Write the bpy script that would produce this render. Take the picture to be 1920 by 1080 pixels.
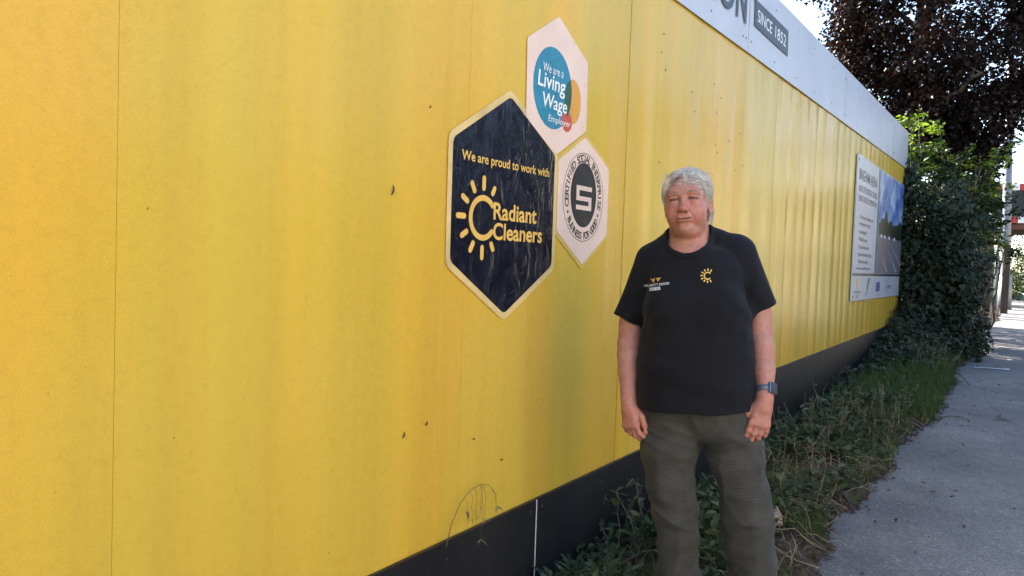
import bpy, bmesh, math, random
import numpy as np
from mathutils import Vector, Matrix
from mathutils.bvhtree import BVHTree

random.seed(7); RNG = np.random.default_rng(7)
S = bpy.context.scene
for o in list(bpy.data.objects): bpy.data.objects.remove(o)
COL = S.collection

# ------------------------------------------------------------------ camera
CAM_LOC = Vector((1.66, 0.0, 1.40))
YAW, PITCH, ROLL = math.radians(35.33), math.radians(-2.106), math.radians(1.964)
F_ = Vector((-math.sin(YAW)*math.cos(PITCH), math.cos(YAW)*math.cos(PITCH), math.sin(PITCH)))
R_ = F_.cross(Vector((0, 0, 1))).normalized(); U_ = R_.cross(F_)
R2 = R_*math.cos(ROLL) + U_*math.sin(ROLL); U2 = -R_*math.sin(ROLL) + U_*math.cos(ROLL)
cd = bpy.data.cameras.new('camera'); cd.lens = 36*1383/1920; cd.sensor_width = 36; cd.clip_start = .05; cd.clip_end = 2000
cam = bpy.data.objects.new('camera', cd); COL.objects.link(cam)
M = Matrix((R2, U2, -F_)).transposed().to_4x4(); M.translation = CAM_LOC; cam.matrix_world = M
S.camera = cam

# ------------------------------------------------------------------ sky, sun, exposure
SUN_AZ, SUN_EL = math.radians(-70), math.radians(38)      # azimuth from +Y, negative = towards -X (behind the hoarding)
W = bpy.data.worlds.new('World'); S.world = W; W.use_nodes = True
wn = W.node_tree.nodes; bg = wn['Background']
sky = wn.new('ShaderNodeTexSky'); sky.sky_type = 'NISHITA'; sky.sun_disc = False
sky.sun_elevation = SUN_EL; sky.sun_rotation = SUN_AZ; sky.air_density = 1.0; sky.dust_density = 1.0; sky.ozone_density = 1.0
W.node_tree.links.new(sky.outputs[0], bg.inputs[0]); bg.inputs[1].default_value = 0.11
sd = bpy.data.lights.new('sun', 'SUN'); sd.energy = 5.0; sd.angle = math.radians(.53); sd.color = (1, .93, .82)
sun = bpy.data.objects.new('sun', sd); COL.objects.link(sun)
to_sun = Vector((math.sin(SUN_AZ)*math.cos(SUN_EL), math.cos(SUN_AZ)*math.cos(SUN_EL), math.sin(SUN_EL)))
sun.rotation_euler = to_sun.to_track_quat('Z', 'Y').to_euler()
S.view_settings.view_transform = 'Standard'; S.view_settings.look = 'None'; S.view_settings.exposure = 2.42
S.view_settings.gamma = 1; S.view_settings.use_curve_mapping = False
S.render.engine = 'CYCLES'; S.cycles.use_denoising = True; S.cycles.max_bounces = 8; S.cycles.transparent_max_bounces = 8

# ------------------------------------------------------------------ helpers
def zg(y):
    "height of the gently rising ground along the hoarding"
    return .0165*min(y, 40.0)
def tag(o, label=None, cat=None, group=None, kind=None):
    if label: o['label'] = label
    if cat: o['category'] = cat
    if group: o['group'] = group
    if kind: o['kind'] = kind
    return o
def empty(name, loc=(0, 0, 0), rz=0):
    o = bpy.data.objects.new(name, None); COL.objects.link(o); o.location = loc; o.rotation_euler = (0, 0, rz)
    o.empty_display_size = .1; return o
def link(name, me, m=None, parent=None, smooth=False):
    o = bpy.data.objects.new(name, me); COL.objects.link(o)
    if m is not None:
        for k in (m if isinstance(m, (list, tuple)) else [m]): me.materials.append(k)
    if parent: o.parent = parent
    if smooth: me.polygons.foreach_set('use_smooth', np.ones(len(me.polygons), bool))
    return o
def from_np(name, V, Fs, m=None, parent=None, smooth=False, n=None):
    "V (N,3), Fs (M,k) equal-sized faces"
    V = np.asarray(V, np.float32); Fs = np.asarray(Fs, np.int32); k = Fs.shape[1]
    me = bpy.data.meshes.new(name)
    me.vertices.add(len(V)); me.vertices.foreach_set('co', V.ravel())
    me.loops.add(Fs.size); me.loops.foreach_set('vertex_index', Fs.ravel())
    me.polygons.add(len(Fs)); me.polygons.foreach_set('loop_start', np.arange(0, Fs.size, k, dtype=np.int32))
    me.polygons.foreach_set('loop_total', np.full(len(Fs), k, np.int32))
    me.update(calc_edges=True)
    return link(name, me, m, parent, smooth)
class MB:
    "collects boxes, tubes and polygons into one mesh"
    def __init__(s): s.v = []; s.f = []; s.mi = []
    def add(s, v, f, mi=0):
        b = len(s.v); s.v += [tuple(q) for q in v]; s.f += [tuple(b+i for i in q) for q in f]; s.mi += [mi]*len(f)
    def box(s, x0, x1, y0, y1, z0, z1, mi=0):
        s.add([(x0,y0,z0),(x1,y0,z0),(x1,y1,z0),(x0,y1,z0),(x0,y0,z1),(x1,y0,z1),(x1,y1,z1),(x0,y1,z1)],
              [(3,2,1,0),(4,5,6,7),(0,1,5,4),(1,2,6,5),(2,3,7,6),(3,0,4,7)], mi)
    def hexa(s, pts, mi=0): s.add(pts, [(3,2,1,0),(4,5,6,7),(0,1,5,4),(1,2,6,5),(2,3,7,6),(3,0,4,7)], mi)
    def tube(s, path, radii, n=8, mi=0, cap=True):
        path = [Vector(p) for p in path]
        if not hasattr(radii, '__len__'): radii = [radii]*len(path)
        V = []; up = Vector((.31, .17, .93)); prev = None
        for i, p in enumerate(path):
            t = (path[min(i+1, len(path)-1)] - path[max(i-1, 0)]).normalized()
            if prev is None:
                a = t.cross(up if abs(t.dot(up)) < .95 else Vector((1, 0, 0))).normalized()
            else: a = (prev - t*prev.dot(t)).normalized()
            prev = a; b = t.cross(a)
            for k in range(n):
                th = 2*math.pi*k/n; V.append(p + (a*math.cos(th) + b*math.sin(th))*radii[i])
        Fc = []
        for i in range(len(path)-1):
            for k in range(n):
                Fc.append((i*n+k, i*n+(k+1) % n, (i+1)*n+(k+1) % n, (i+1)*n+k))
        if cap: Fc.append(tuple(range(n-1, -1, -1))); Fc.append(tuple((len(path)-1)*n+k for k in range(n)))
        s.add(V, Fc, mi)
    def prism(s, poly, depth, plane, mi=0):
        "poly: list of (u,v); plane(u,v,d) -> xyz; extruded from d=0 to d=depth"
        n = len(poly); V = [plane(u, v, 0) for u, v in poly] + [plane(u, v, depth) for u, v in poly]
        s.add(V, [tuple(range(n-1, -1, -1)), tuple(range(n, 2*n))] + [(i, (i+1) % n, n+(i+1) % n, n+i) for i in range(n)], mi)
    def build(s, name, m=None, parent=None, smooth=False, bevel=0):
        me = bpy.data.meshes.new(name); me.from_pydata(s.v, [], s.f); me.update()
        if any(s.mi): me.polygons.foreach_set('material_index', s.mi)
        bm = bmesh.new(); bm.from_mesh(me); bmesh.ops.recalc_face_normals(bm, faces=bm.faces)
        if bevel: bmesh.ops.bevel(bm, geom=list(bm.edges), offset=bevel, segments=1, affect='EDGES', clamp_overlap=True)
        bm.to_mesh(me); bm.free()
        return link(name, me, m, parent, smooth)

# ---- procedural materials
def newmat(name):
    m = bpy.data.materials.new(name); m.use_nodes = True
    return m, m.node_tree.nodes, m.node_tree.links, m.node_tree.nodes['Principled BSDF']
def coords(nd, lk, scale=(1, 1, 1), out='Object', rot=(0, 0, 0)):
    tc = nd.new('ShaderNodeTexCoord'); mp = nd.new('ShaderNodeMapping'); mp.inputs['Scale'].default_value = scale
    mp.inputs['Rotation'].default_value = rot
    lk.new(tc.outputs[out], mp.inputs[0]); return mp.outputs[0]
def noise(nd, lk, vec, scale, detail=4, rough=.55, dist=0):
    n = nd.new('ShaderNodeTexNoise'); n.inputs['Scale'].default_value = scale; n.inputs['Detail'].default_value = detail
    n.inputs['Roughness'].default_value = rough; n.inputs['Distortion'].default_value = dist
    lk.new(vec, n.inputs['Vector']); return n.outputs['Fac']
def ramp(nd, lk, fac, stops):
    r = nd.new('ShaderNodeValToRGB'); el = r.color_ramp.elements
    while len(el) < len(stops): el.new(.5)
    for e, (p, c) in zip(el, stops): e.position = p; e.color = (*c, 1) if len(c) == 3 else c
    lk.new(fac, r.inputs[0]); return r.outputs[0]
def mixc(nd, lk, fac, a, b, mode='MIX'):
    x = nd.new('ShaderNodeMix'); x.data_type = 'RGBA'; x.blend_type = mode
    for sock, val in ((x.inputs[0], fac), (x.inputs[6], a), (x.inputs[7], b)):
        if hasattr(val, 'is_linked'): lk.new(val, sock)
        elif isinstance(val, (int, float)): sock.default_value = val
        else: sock.default_value = (*val, 1)
    return x.outputs[2]
def bump(nd, lk, h, strength, dist, prev=None):
    b = nd.new('ShaderNodeBump'); b.inputs['Strength'].default_value = strength; b.inputs['Distance'].default_value = dist
    lk.new(h, b.inputs['Height'])
    if prev is not None: lk.new(prev, b.inputs['Normal'])
    return b.outputs[0]
def g3(v): return (v, v, v)
def simple(name, c, rough=.5, var=.12, nscale=8, bstr=.15, bdist=.002, bscale=60, spec=.5, metal=0, stretch=(1, 1, 1)):
    m, nd, lk, P = newmat(name); v = coords(nd, lk, stretch)
    lo = tuple(max(0, x*(1-var)) for x in c); hi = tuple(min(1, x*(1+var)) for x in c)
    lk.new(ramp(nd, lk, noise(nd, lk, v, nscale), [(.3, lo), (.7, hi)]), P.inputs['Base Color'])
    P.inputs['Roughness'].default_value = rough; P.inputs['Specular IOR Level'].default_value = spec; P.inputs['Metallic'].default_value = metal
    if bstr: lk.new(bump(nd, lk, noise(nd, lk, v, bscale, 3), bstr, bdist), P.inputs['Normal'])
    return m
def leafmat(name, cols, trans=.35, tcol=None, rough=.45):
    "leaf colours picked per leaf; light passes through"
    m, nd, lk, P = newmat(name); ge = nd.new('ShaderNodeNewGeometry')
    c = ramp(nd, lk, ge.outputs['Random Per Island'], [(i/max(1, len(cols)-1), q) for i, q in enumerate(cols)])
    v = coords(nd, lk); c2 = mixc(nd, lk, .35, c, ramp(nd, lk, noise(nd, lk, v, 1.6, 3), [(.3, g3(.45)), (.7, g3(1.5))]), 'MULTIPLY')
    lk.new(c2, P.inputs['Base Color']); P.inputs['Roughness'].default_value = rough; P.inputs['Specular IOR Level'].default_value = .22
    t = nd.new('ShaderNodeBsdfTranslucent'); mx = nd.new('ShaderNodeMixShader'); mx.inputs[0].default_value = trans
    lk.new(mixc(nd, lk, 1.0, c2, tcol or (1, 1, 1), 'MULTIPLY'), t.inputs[0])
    lk.new(P.outputs[0], mx.inputs[1]); lk.new(t.outputs[0], mx.inputs[2]); lk.new(mx.outputs[0], nd['Material Output'].inputs[0])
    return m
def text_mesh(txt, size=1.0, shear=0, align='LEFT', space=1.0, bold=0.0):
    cu = bpy.data.curves.new('txt', 'FONT'); cu.body = txt; cu.size = size; cu.shear = shear; cu.align_x = align
    cu.space_character = space; cu.resolution_u = 4; cu.offset = bold
    ob = bpy.data.objects.new('txt', cu); COL.objects.link(ob); bpy.context.view_layer.update()
    me = bpy.data.meshes.new_from_object(ob.evaluated_get(bpy.context.evaluated_depsgraph_get()))
    bpy.data.objects.remove(ob); bpy.data.curves.remove(cu)
    V = np.zeros(len(me.vertices)*3, np.float32); me.vertices.foreach_get('co', V); V = V.reshape(-1, 3)[:, :2].astype(float)
    Fc = [tuple(p.vertices) for p in me.polygons]; bpy.data.meshes.remove(me)
    return V, Fc
def fit(VF, u0, u1, v0, v1):
    "stretch a text mesh into the box u0..u1, v0..v1"
    V, Fc = VF; a, b = V.min(0), V.max(0)
    return (V - a)/np.maximum(b - a, 1e-6)*np.array([u1-u0, v1-v0]) + np.array([u0, v0]), Fc
def ellipse(cu, cv, ru, rv, n=40, a0=0, a1=2*math.pi):
    return [(cu+ru*math.cos(a0+(a1-a0)*i/n), cv+rv*math.sin(a0+(a1-a0)*i/n)) for i in range(n)]
def arcband(cu, cv, ru, rv, tu, tv, a0, a1, n=28):
    o = [(cu+ru*math.cos(a0+(a1-a0)*i/n), cv+rv*math.sin(a0+(a1-a0)*i/n)) for i in range(n+1)]
    q = [(cu+(ru-tu)*math.cos(a0+(a1-a0)*i/n), cv+(rv-tv)*math.sin(a0+(a1-a0)*i/n)) for i in range(n+1)]
    V = o+q; return V, [(i, i+1, n+2+i, n+1+i) for i in range(n)]
def bar(c, ang, r0, r1, w, sv=1.0):
    "rounded ray of a sun logo"
    ux, uy = math.cos(ang), math.sin(ang); P = []
    for s_, r in ((1, r1-w/2), (-1, r0+w/2)):
        for k in range(7):
            a = -math.pi/2+math.pi*k/6; du = math.cos(a)*w/2*s_; dv = math.sin(a)*w/2*s_
            P.append((c[0]+(r+du)*ux-dv*uy, c[1]+((r+du)*uy+dv*ux)*sv))
    return P
# ================================================================== materials of the setting
def asphalt_mat():
    m, nd, lk, P = newmat('asphalt'); v = coords(nd, lk)
    base = ramp(nd, lk, noise(nd, lk, v, .8, 8, .68), [(.30, (.100, .098, .102)), (.5, (.165, .158, .156)), (.72, (.265, .250, .236))])
    vo = nd.new('ShaderNodeTexVoronoi'); vo.inputs['Scale'].default_value = 110; lk.new(v, vo.inputs['Vector'])
    agg = ramp(nd, lk, vo.outputs['Color'], [(.3, g3(.72)), (.75, g3(1.15)), (.95, g3(1.7))])
    c = mixc(nd, lk, .8, base, agg, 'MULTIPLY')
    dust = ramp(nd, lk, noise(nd, lk, v, .55, 5, .65, .4), [(.5, g3(0)), (.72, g3(.7))])
    c = mixc(nd, lk, dust, c, (.26, .235, .20))
    crk = nd.new('ShaderNodeTexVoronoi'); crk.feature = 'DISTANCE_TO_EDGE'; crk.inputs['Scale'].default_value = .8
    vd = coords(nd, lk, (1, .6, 1)); dn = nd.new('ShaderNodeTexNoise'); dn.inputs['Scale'].default_value = 3; lk.new(vd, dn.inputs['Vector'])
    lk.new(mixc(nd, lk, .25, vd, dn.outputs['Color']), crk.inputs['Vector'])
    cm = ramp(nd, lk, crk.outputs['Distance'], [(0, g3(.35)), (.006, g3(1))])
    c = mixc(nd, lk, 1.0, c, mixc(nd, lk, ramp(nd, lk, noise(nd, lk, v, .7), [(.5, g3(0)), (.6, g3(1))]), (1, 1, 1), cm), 'MULTIPLY')
    lk.new(c, P.inputs['Base Color']); P.inputs['Roughness'].default_value = .82; P.inputs['Specular IOR Level'].default_value = .35
    b = bump(nd, lk, vo.outputs['Distance'], .5, .004); b = bump(nd, lk, noise(nd, lk, v, 9, 5), .25, .01, b)
    lk.new(b, P.inputs['Normal']); return m
M_ASPH = asphalt_mat()
M_SOIL = simple('soil', (.060, .046, .034), .95, .45, 14, .8, .02, 35, .2)
M_GROUND = simple('rough_grass_ground', (.075, .085, .035), .95, .4, 1.2, .8, .05, 8, .2)
M_STRIP = simple('white_strip', (.62, .62, .60), .7, .3, 20, .3, .002, 80)
M_KERB = simple('concrete_kerb', (.27, .26, .245), .85, .2, 6, .4, .003, 70)

# ================================================================== ground, verge, path
def strip(name, xs, ys, hf, m, kind='structure'):
    X, Y = np.meshgrid(xs, ys, indexing='ij'); Z = np.vectorize(hf)(X, Y)
    V = np.stack([X, Y, Z], -1).reshape(-1, 3); nx, ny = len(xs), len(ys)
    i, j = np.meshgrid(np.arange(nx-1), np.arange(ny-1), indexing='ij'); a = (i*ny+j).ravel()
    Fs = np.stack([a, a+ny, a+ny+1, a+1], -1)
    o = from_np(name, V, Fs, m, None, True); o['kind'] = kind; return o
yy = np.concatenate([np.linspace(-400, -20, 6), np.linspace(-12, 60, 37), np.array([90, 150, 300, 700])])
strip('ground', np.array([-400, -60, -20, -8, -4, 0, 4, 8, 12, 20, 60, 400.]), yy, lambda x, y: zg(y)-.05, M_GROUND)
def edge_x(y):
    return .93+.05*math.sin(y*.9+.4)+.03*math.sin(y*2.7)+.02*math.sin(y*7.1)+.012*math.sin(y*17)
PATH_R = 3.7
pys = np.concatenate([np.linspace(-8, 16, 361), np.linspace(16.3, 46, 60)])
V = []; cols = 24
for y in pys:
    e = edge_x(y)-.12
    for k in range(cols):
        x = e+(PATH_R-e)*(k/(cols-1))**1.4
        V.append((x, y, zg(y)+.006*math.sin(x*1.7+y*.8)-.02*max(0, 1-k/3)))
n = len(pys); idx = np.arange(n*cols).reshape(n, cols)
Fs = np.stack([idx[:-1, :-1], idx[:-1, 1:], idx[1:, 1:], idx[1:, :-1]], -1).reshape(-1, 4)
o = from_np('path', V, Fs, M_ASPH, None, True); o['kind'] = 'structure'
def hash1(i): return (math.sin(i*127.1+3.7)*43758.5453) % 1
def vnoise(x, y):
    xi, yi = math.floor(x), math.floor(y); fx, fy = x-xi, y-yi; fx = fx*fx*(3-2*fx); fy = fy*fy*(3-2*fy)
    h = lambda a, b: hash1(a*1.37+b*57.3)
    return (h(xi, yi)*(1-fx)+h(xi+1, yi)*fx)*(1-fy)+(h(xi, yi+1)*(1-fx)+h(xi+1, yi+1)*fx)*fy
def verge_h(x, y):
    "soil surface between hoarding and path"
    e = edge_x(y); t = max(0, min(1, x/e))
    prof = -.075*(1-t)**2 + .085*math.sin(math.pi*min(1, t*1.02))
    far = max(0, min(1, (y-7.5)/5))
    prof += far*.22*(1-t)**1.2
    return zg(y)+prof+.05*(vnoise(x*6, y*6)-.5)*min(1, (1.06-t)*6)+.02*(vnoise(x*22, y*22)-.5)*min(1, (1.06-t)*6)
V = []; cols = 26; vys = np.linspace(-8, 46, 700)
for y in vys:
    e = edge_x(y)
    for k in range(cols):
        x = -.35+(e+.03+.35)*k/(cols-1); z = verge_h(max(0, x), y)
        if k == cols-1: z = zg(y)-.03
        V.append((x, y, z))
n = len(vys); idx = np.arange(n*cols).reshape(n, cols)
Fs = np.stack([idx[:-1, :-1], idx[:-1, 1:], idx[1:, 1:], idx[1:, :-1]], -1).reshape(-1, 4)
o = from_np('verge', V, Fs, M_SOIL, None, True); o['kind'] = 'structure'
# kerb and road on the other side of the path
mb = MB(); mb.box(PATH_R, PATH_R+.13, -12, 46, -.5, 0.012)
for i, q in enumerate(mb.v): mb.v[i] = (q[0], q[1], q[2]+zg(q[1]))
o = mb.build('kerb', M_KERB); o['kind'] = 'structure'
strip('road', np.array([PATH_R+.13, 5.0, 6.3]), np.linspace(-12, 60, 20), lambda x, y: zg(y)-.045, M_ASPH)
# white strip across the path
V = []; Fc = []; n = 26
for i in range(n):
    t = i/(n-1); x = 1.04+.40*t; w = .035+.02*vnoise(i*.9, 2)+(.035 if t > .8 else 0)
    for s_ in (-1, 1): V.append((x, 11.62+.10*t+s_*w, zg(11.7)+.0065+.006*math.sin(x*1.7+11.7*.8)))
Fs = [(2*i, 2*i+2, 2*i+3, 2*i+1) for i in range(n-1)]
o = from_np('path_strip', V, Fs, M_STRIP); o['kind'] = 'structure'

# ================================================================== hoarding
def yellow_mat():
    m, nd, lk, P = newmat('yellow_panel')
    v = coords(nd, lk); info = nd.new('ShaderNodeObjectInfo')
    add = nd.new('ShaderNodeVectorMath'); add.operation = 'ADD'; lk.new(v, add.inputs[0])
    sc = nd.new('ShaderNodeVectorMath'); sc.operation = 'SCALE'; lk.new(info.outputs['Random'], sc.inputs['Scale']); sc.inputs[0].default_value = (13, 7, 29)
    lk.new(sc.outputs[0], add.inputs[1]); pv = add.outputs[0]
    # soft reflection bands painted into the base colour as greenish and orange drifts
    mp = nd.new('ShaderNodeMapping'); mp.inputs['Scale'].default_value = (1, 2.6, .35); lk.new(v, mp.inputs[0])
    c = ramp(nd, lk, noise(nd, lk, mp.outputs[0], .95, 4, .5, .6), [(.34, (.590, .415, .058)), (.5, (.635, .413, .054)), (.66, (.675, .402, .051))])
    # vertical rain streak dirt
    ms = nd.new('ShaderNodeMapping'); ms.inputs['Scale'].default_value = (1, 1, .035); lk.new(v, ms.inputs[0])
    st = ramp(nd, lk, noise(nd, lk, ms.outputs[0], 4.5, 5, .55), [(.35, g3(.88)), (.65, g3(1.04))])
    c = mixc(nd, lk, .7, c, st, 'MULTIPLY')
    gr = ramp(nd, lk, noise(nd, lk, v, 240, 3, .7), [(.25, g3(.80)), (.75, g3(1.14))])   # woven grain of the vinyl
    c = mixc(nd, lk, .6, c, gr, 'MULTIPLY')
    blot = ramp(nd, lk, noise(nd, lk, v, 34, 5, .7), [(.28, g3(.87)), (.5, g3(1.0)), (.75, g3(1.06))])
    c = mixc(nd, lk, .55, c, blot, 'MULTIPLY')
    sp = ramp(nd, lk, noise(nd, lk, v, 70, 2, .5), [(.765, g3(0)), (.79, g3(1))])      # fly specks
    c = mixc(nd, lk, sp, c, (.10, .06, .02))
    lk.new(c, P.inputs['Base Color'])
    rr = ramp(nd, lk, noise(nd, lk, ms.outputs[0], 5, 4, .6), [(.3, g3(.16)), (.7, g3(.30))]); lk.new(rr, P.inputs['Roughness'])
    P.inputs['Specular IOR Level'].default_value = .18
    mw = nd.new('ShaderNodeMapping'); mw.inputs['Scale'].default_value = (1, 1, .06); lk.new(pv, mw.inputs[0])
    b = bump(nd, lk, noise(nd, lk, mw.outputs[0], 3.2, 2, .5), .55, .02)
    b = bump(nd, lk, noise(nd, lk, v, 3.5, 3), .25, .006, b)
    b = bump(nd, lk, noise(nd, lk, v, 190, 2), .10, .0012, b)
    lk.new(b, P.inputs['Normal']); return m
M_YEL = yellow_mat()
def black_mat():
    m, nd, lk, P = newmat('black_base_board'); v = coords(nd, lk)
    c = ramp(nd, lk, noise(nd, lk, v, 2.2, 5), [(.3, (.010, .010, .012)), (.7, (.020, .020, .022))])
    mud = ramp(nd, lk, noise(nd, lk, v, 16, 8, .8), [(.56, g3(0)), (.80, g3(.6))])
    c = mixc(nd, lk, mud, c, (.11, .10, .085)); lk.new(c, P.inputs['Base Color'])
    P.inputs['Roughness'].default_value = .42; P.inputs['Specular IOR Level'].default_value = .45
    lk.new(bump(nd, lk, noise(nd, lk, v, 3, 3), .3, .006), P.inputs['Normal']); return m
M_BLK = black_mat()
M_FASC = simple('white_fascia', (.47, .48, .53), .33, .06, 3, .22, .004, 5)
M_SCREW = simple('screw_head', (.06, .06, .065), .5, .2, 20, 0)
M_TIMBER = simple('rough_timber', (.16, .10, .055), .85, .3, 20, .4, .004, 60)
M_SEAL = simple('white_joint_bead', (.62, .62, .60), .6, .15, 30, .1)
M_CHAR = simple('charcoal_print', (.026, .028, .036), .35, .05, 8, 0)
M_WHITEP = simple('white_print', (.78, .79, .80), .35, .04, 8, 0)
hoard = empty('hoarding', (0, 0, 0))
tag(hoard, 'long yellow panelled site hoarding with white top fascia and black base boards', 'hoarding')
WEND = 12.3
joints = [.824-1.22*k for k in range(4, 0, -1)] + [.824+1.22*k for k in range(10)] + [WEND]
STEP = 4.98
def ytop(y): return 2.766+zg(y)
def yface(y, z, seed):
    "outward relief of a sheet: slack sheet bows, soft creases over the rails"
    u = (y-.824) % 1.22
    r = .0016*math.sin(math.pi*u/1.22)*math.sin(seed*9.1+1.0)+.0008*math.sin(y*5.15)+.0006*math.sin(z*2.3)
    if y > 5.704: r += .0048*(abs(((y-5.704)/.29) % 1-.5)*2)**.5        # shallow ribs of the far sheets
    elif y > 3.264: r += .0036*(abs(((y-3.264)/.61) % 1-.5)*2)**.4
    return r
for i in range(len(joints)-1):
    y0, y1 = joints[i]+.0005, joints[i+1]-.0005
    nx = 48; nz = 16; V = []
    for a in range(nx+1):
        y = y0+(y1-y0)*a/nx
        zb, zt = zg(y)-.22, ytop(y)+.05
        for b_ in range(nz+1):
            z = zb+(zt-zb)*b_/nz; V.append((yface(y, z, i*1.7), y, z))
    m0 = len(V); idx = np.arange(m0).reshape(nx+1, nz+1)
    Fc = np.stack([idx[:-1, :-1], idx[1:, :-1], idx[1:, 1:], idx[:-1, 1:]], -1).reshape(-1, 4).tolist()
    V += [(-.014, q[1], q[2]) for q in V]; Fc2 = [tuple(m0+k for k in reversed(f)) for f in Fc]
    ring = list(idx[0, :])+list(idx[1:, -1])+list(idx[-1, ::-1][1:])+list(idx[::-1, 0][1:-1])
    Fc3 = [(ring[(k+1) % len(ring)], ring[k], m0+ring[k], m0+ring[(k+1) % len(ring)]) for k in range(len(ring))]
    me = bpy.data.meshes.new('yellow_panel'); me.from_pydata(V, [], [tuple(f) for f in Fc]+Fc2+[tuple(int(q) for q in f) for f in Fc3]); me.update()
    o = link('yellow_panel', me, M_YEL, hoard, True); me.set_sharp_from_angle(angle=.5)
    mm = MB(); mm.hexa([(-.115, y1-.045, zg(y1)-.2), (-.016, y1-.045, zg(y1)-.2), (-.016, y1+.05, zg(y1)-.2), (-.115, y1+.05, zg(y1)-.2),
                        (-.115, y1-.045, ytop(y1)+.4), (-.016, y1-.045, ytop(y1)+.4), (-.016, y1+.05, ytop(y1)+.4), (-.115, y1+.05, ytop(y1)+.4)])
    mm.build('post', M_TIMBER, hoard)
# black base boards
def slab(y0, y1, zf0, zf1, x0, x1, name, m, bev=.002, n=6):
    V = []; 
    for a in range(n+1):
        y = y0+(y1-y0)*a/n; V += [(x0, y, zf0(y)), (x1, y, zf0(y)), (x1, y, zf1(y)), (x0, y, zf1(y))]
    Fc = [(3, 2, 1, 0), tuple(4*n+k for k in range(4))]
    for a in range(n):
        for k in range(4): Fc.append((4*a+k, 4*a+(k+1) % 4, 4*a+4+(k+1) % 4, 4*a+4+k))
    mm = MB(); mm.add(V, Fc); return mm.build(name, m, hoard)
bj = [-4.78, -2.34, .10, 2.543, STEP, 7.42, 9.86, WEND]
for a, b_ in zip(bj[:-1], bj[1:]):
    near = b_ <= STEP
    zt = (lambda y: .376+zg(y)) if near else (lambda y: .52+zg(y)-.0058*(y-5.96))
    zb = (lambda y: zg(y)-.2) if near else (lambda y: zg(y)-.052)
    slab(a+.0035, b_-.0035, zb, zt, .0065, .0205, 'base_board', M_BLK)
    mm = MB(); mm.box(.0085, .0215, b_-.0030, b_+.0030, zg(b_)-.15, zt(b_)-.004); mm.build('joint_bead', M_SEAL if abs(b_-2.543) < .01 else M_BLK, hoard)
# white fascia boards
fj = [-4.2, -1.15, 1.895, 4.945, 7.985, 11.03, WEND+.03]
for k, (a, b_) in enumerate(zip(fj[:-1], fj[1:])):
    off = .001*(k % 2)
    n = 30; V = []
    for q in range(n+1):
        y = a+.002+(b_-a-.004)*q/n; wv = .004*math.sin(y*1.9+k)+.003*math.sin(y*4.3)
        V += [(.012+off, y, ytop(y)), (.018+off+wv*.2, y, ytop(y)), (.020+off+wv, y, ytop(y)+.27), (.018+off+wv*.3, y, ytop(y)+.531), (.012+off, y, ytop(y)+.531)]
    Fc = [(4, 3, 2, 1, 0), tuple(5*n+i for i in range(5))]
    for q in range(n):
        for i in range(5): Fc.append((5*q+i, 5*q+(i+1) % 5, 5*q+5+(i+1) % 5, 5*q+5+i))
    mm = MB(); mm.add(V, Fc); mm.build('fascia_board', M_FASC, hoard, True).data.set_sharp_from_angle(angle=.6)
mm = MB(); mm.hexa([(-.06, -4.2, ytop(-4.2)+.03), (.0115, -4.2, ytop(-4.2)+.03), (.0115, WEND, ytop(WEND)+.03), (-.06, WEND, ytop(WEND)+.03),
                    (-.06, -4.2, ytop(-4.2)+.526), (.0115, -4.2, ytop(-4.2)+.526), (.0115, WEND, ytop(WEND)+.526), (-.06, WEND, ytop(WEND)+.526)])
mm.build('top_rail', M_TIMBER, hoard)
# screws: fascia rows, loose fixings in the sheets
mm = MB()
def screw(y, z, x, r=.006):
    mm.prism(ellipse(y, z, r, r, 8), .002, lambda u, v, d: (x+d, u, v))
for y in np.arange(-3.8, 12.2, .62):
    for dz in (.07, .43):
        screw(y+random.uniform(-.05, .05), ytop(y)+dz+random.uniform(-.02, .02), .0215)
for b_ in fj[2:-1]:
    for dz in (.08, .42):
        for s_ in (-.05, .05): screw(b_+s_, ytop(b_)+dz, .0215)
for y, z in [(3.62, 2.52), (3.68, 2.44), (3.64, 2.62), (4.05, 2.4), (4.1, 2.3), (4.4, 2.52), (4.52, 2.46), (4.46, 2.36), (4.7, 2.22), (4.5, 2.12), (4.46, 2.16), (4.9, 2.3), (5.0, 2.1), (5.15, 2.2), (4.85, 2.05), (4.35, 1.9), (5.4, 1.95), (6.3, 1.9), (3.65, 1.95)]:
    screw(y, z, .0035, .0042)
for y, z in [(2.50, .375), (2.585, .378), (1.97, .345), (3.10, .36), (3.4, .20), (1.55, .3), (6.2, .5), (8.4, .5)]: screw(y, z, .0206, .006)
o = mm.build('fixing_screws', M_SCREW, hoard); o['kind'] = 'stuff'
# small dead insects and splashes stuck to the sheet
mm = MB()
for y, z, l, a in [(1.666, 1.609, .034, 1.45), (1.748, .821, .022, 1.3), (1.858, .842, .016, 1.2), (2.121, .743, .010, .3), (1.829, 1.898, .010, 1.2), (1.0, .60, .010, .5), (.75, .55, .012, .2), (.34, 1.0, .008, 1.), (2.3, .63, .014, .4)]:
    pts = [(.0075+.002*math.sin(t*3.1), y+math.cos(a)*l*(t-.5)+.15*l*math.sin(3.1*t), z+math.sin(a)*l*(t-.5)) for t in np.linspace(0, 1, 6)]
    mm.tube(pts, [.0012, .0024, .003, .0028, .002, .0008], 6)
o = mm.build('insect_specks', simple('dark_speck', (.03, .02, .012), .6, .2, 40, 0), hoard); o['kind'] = 'stuff'
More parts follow.
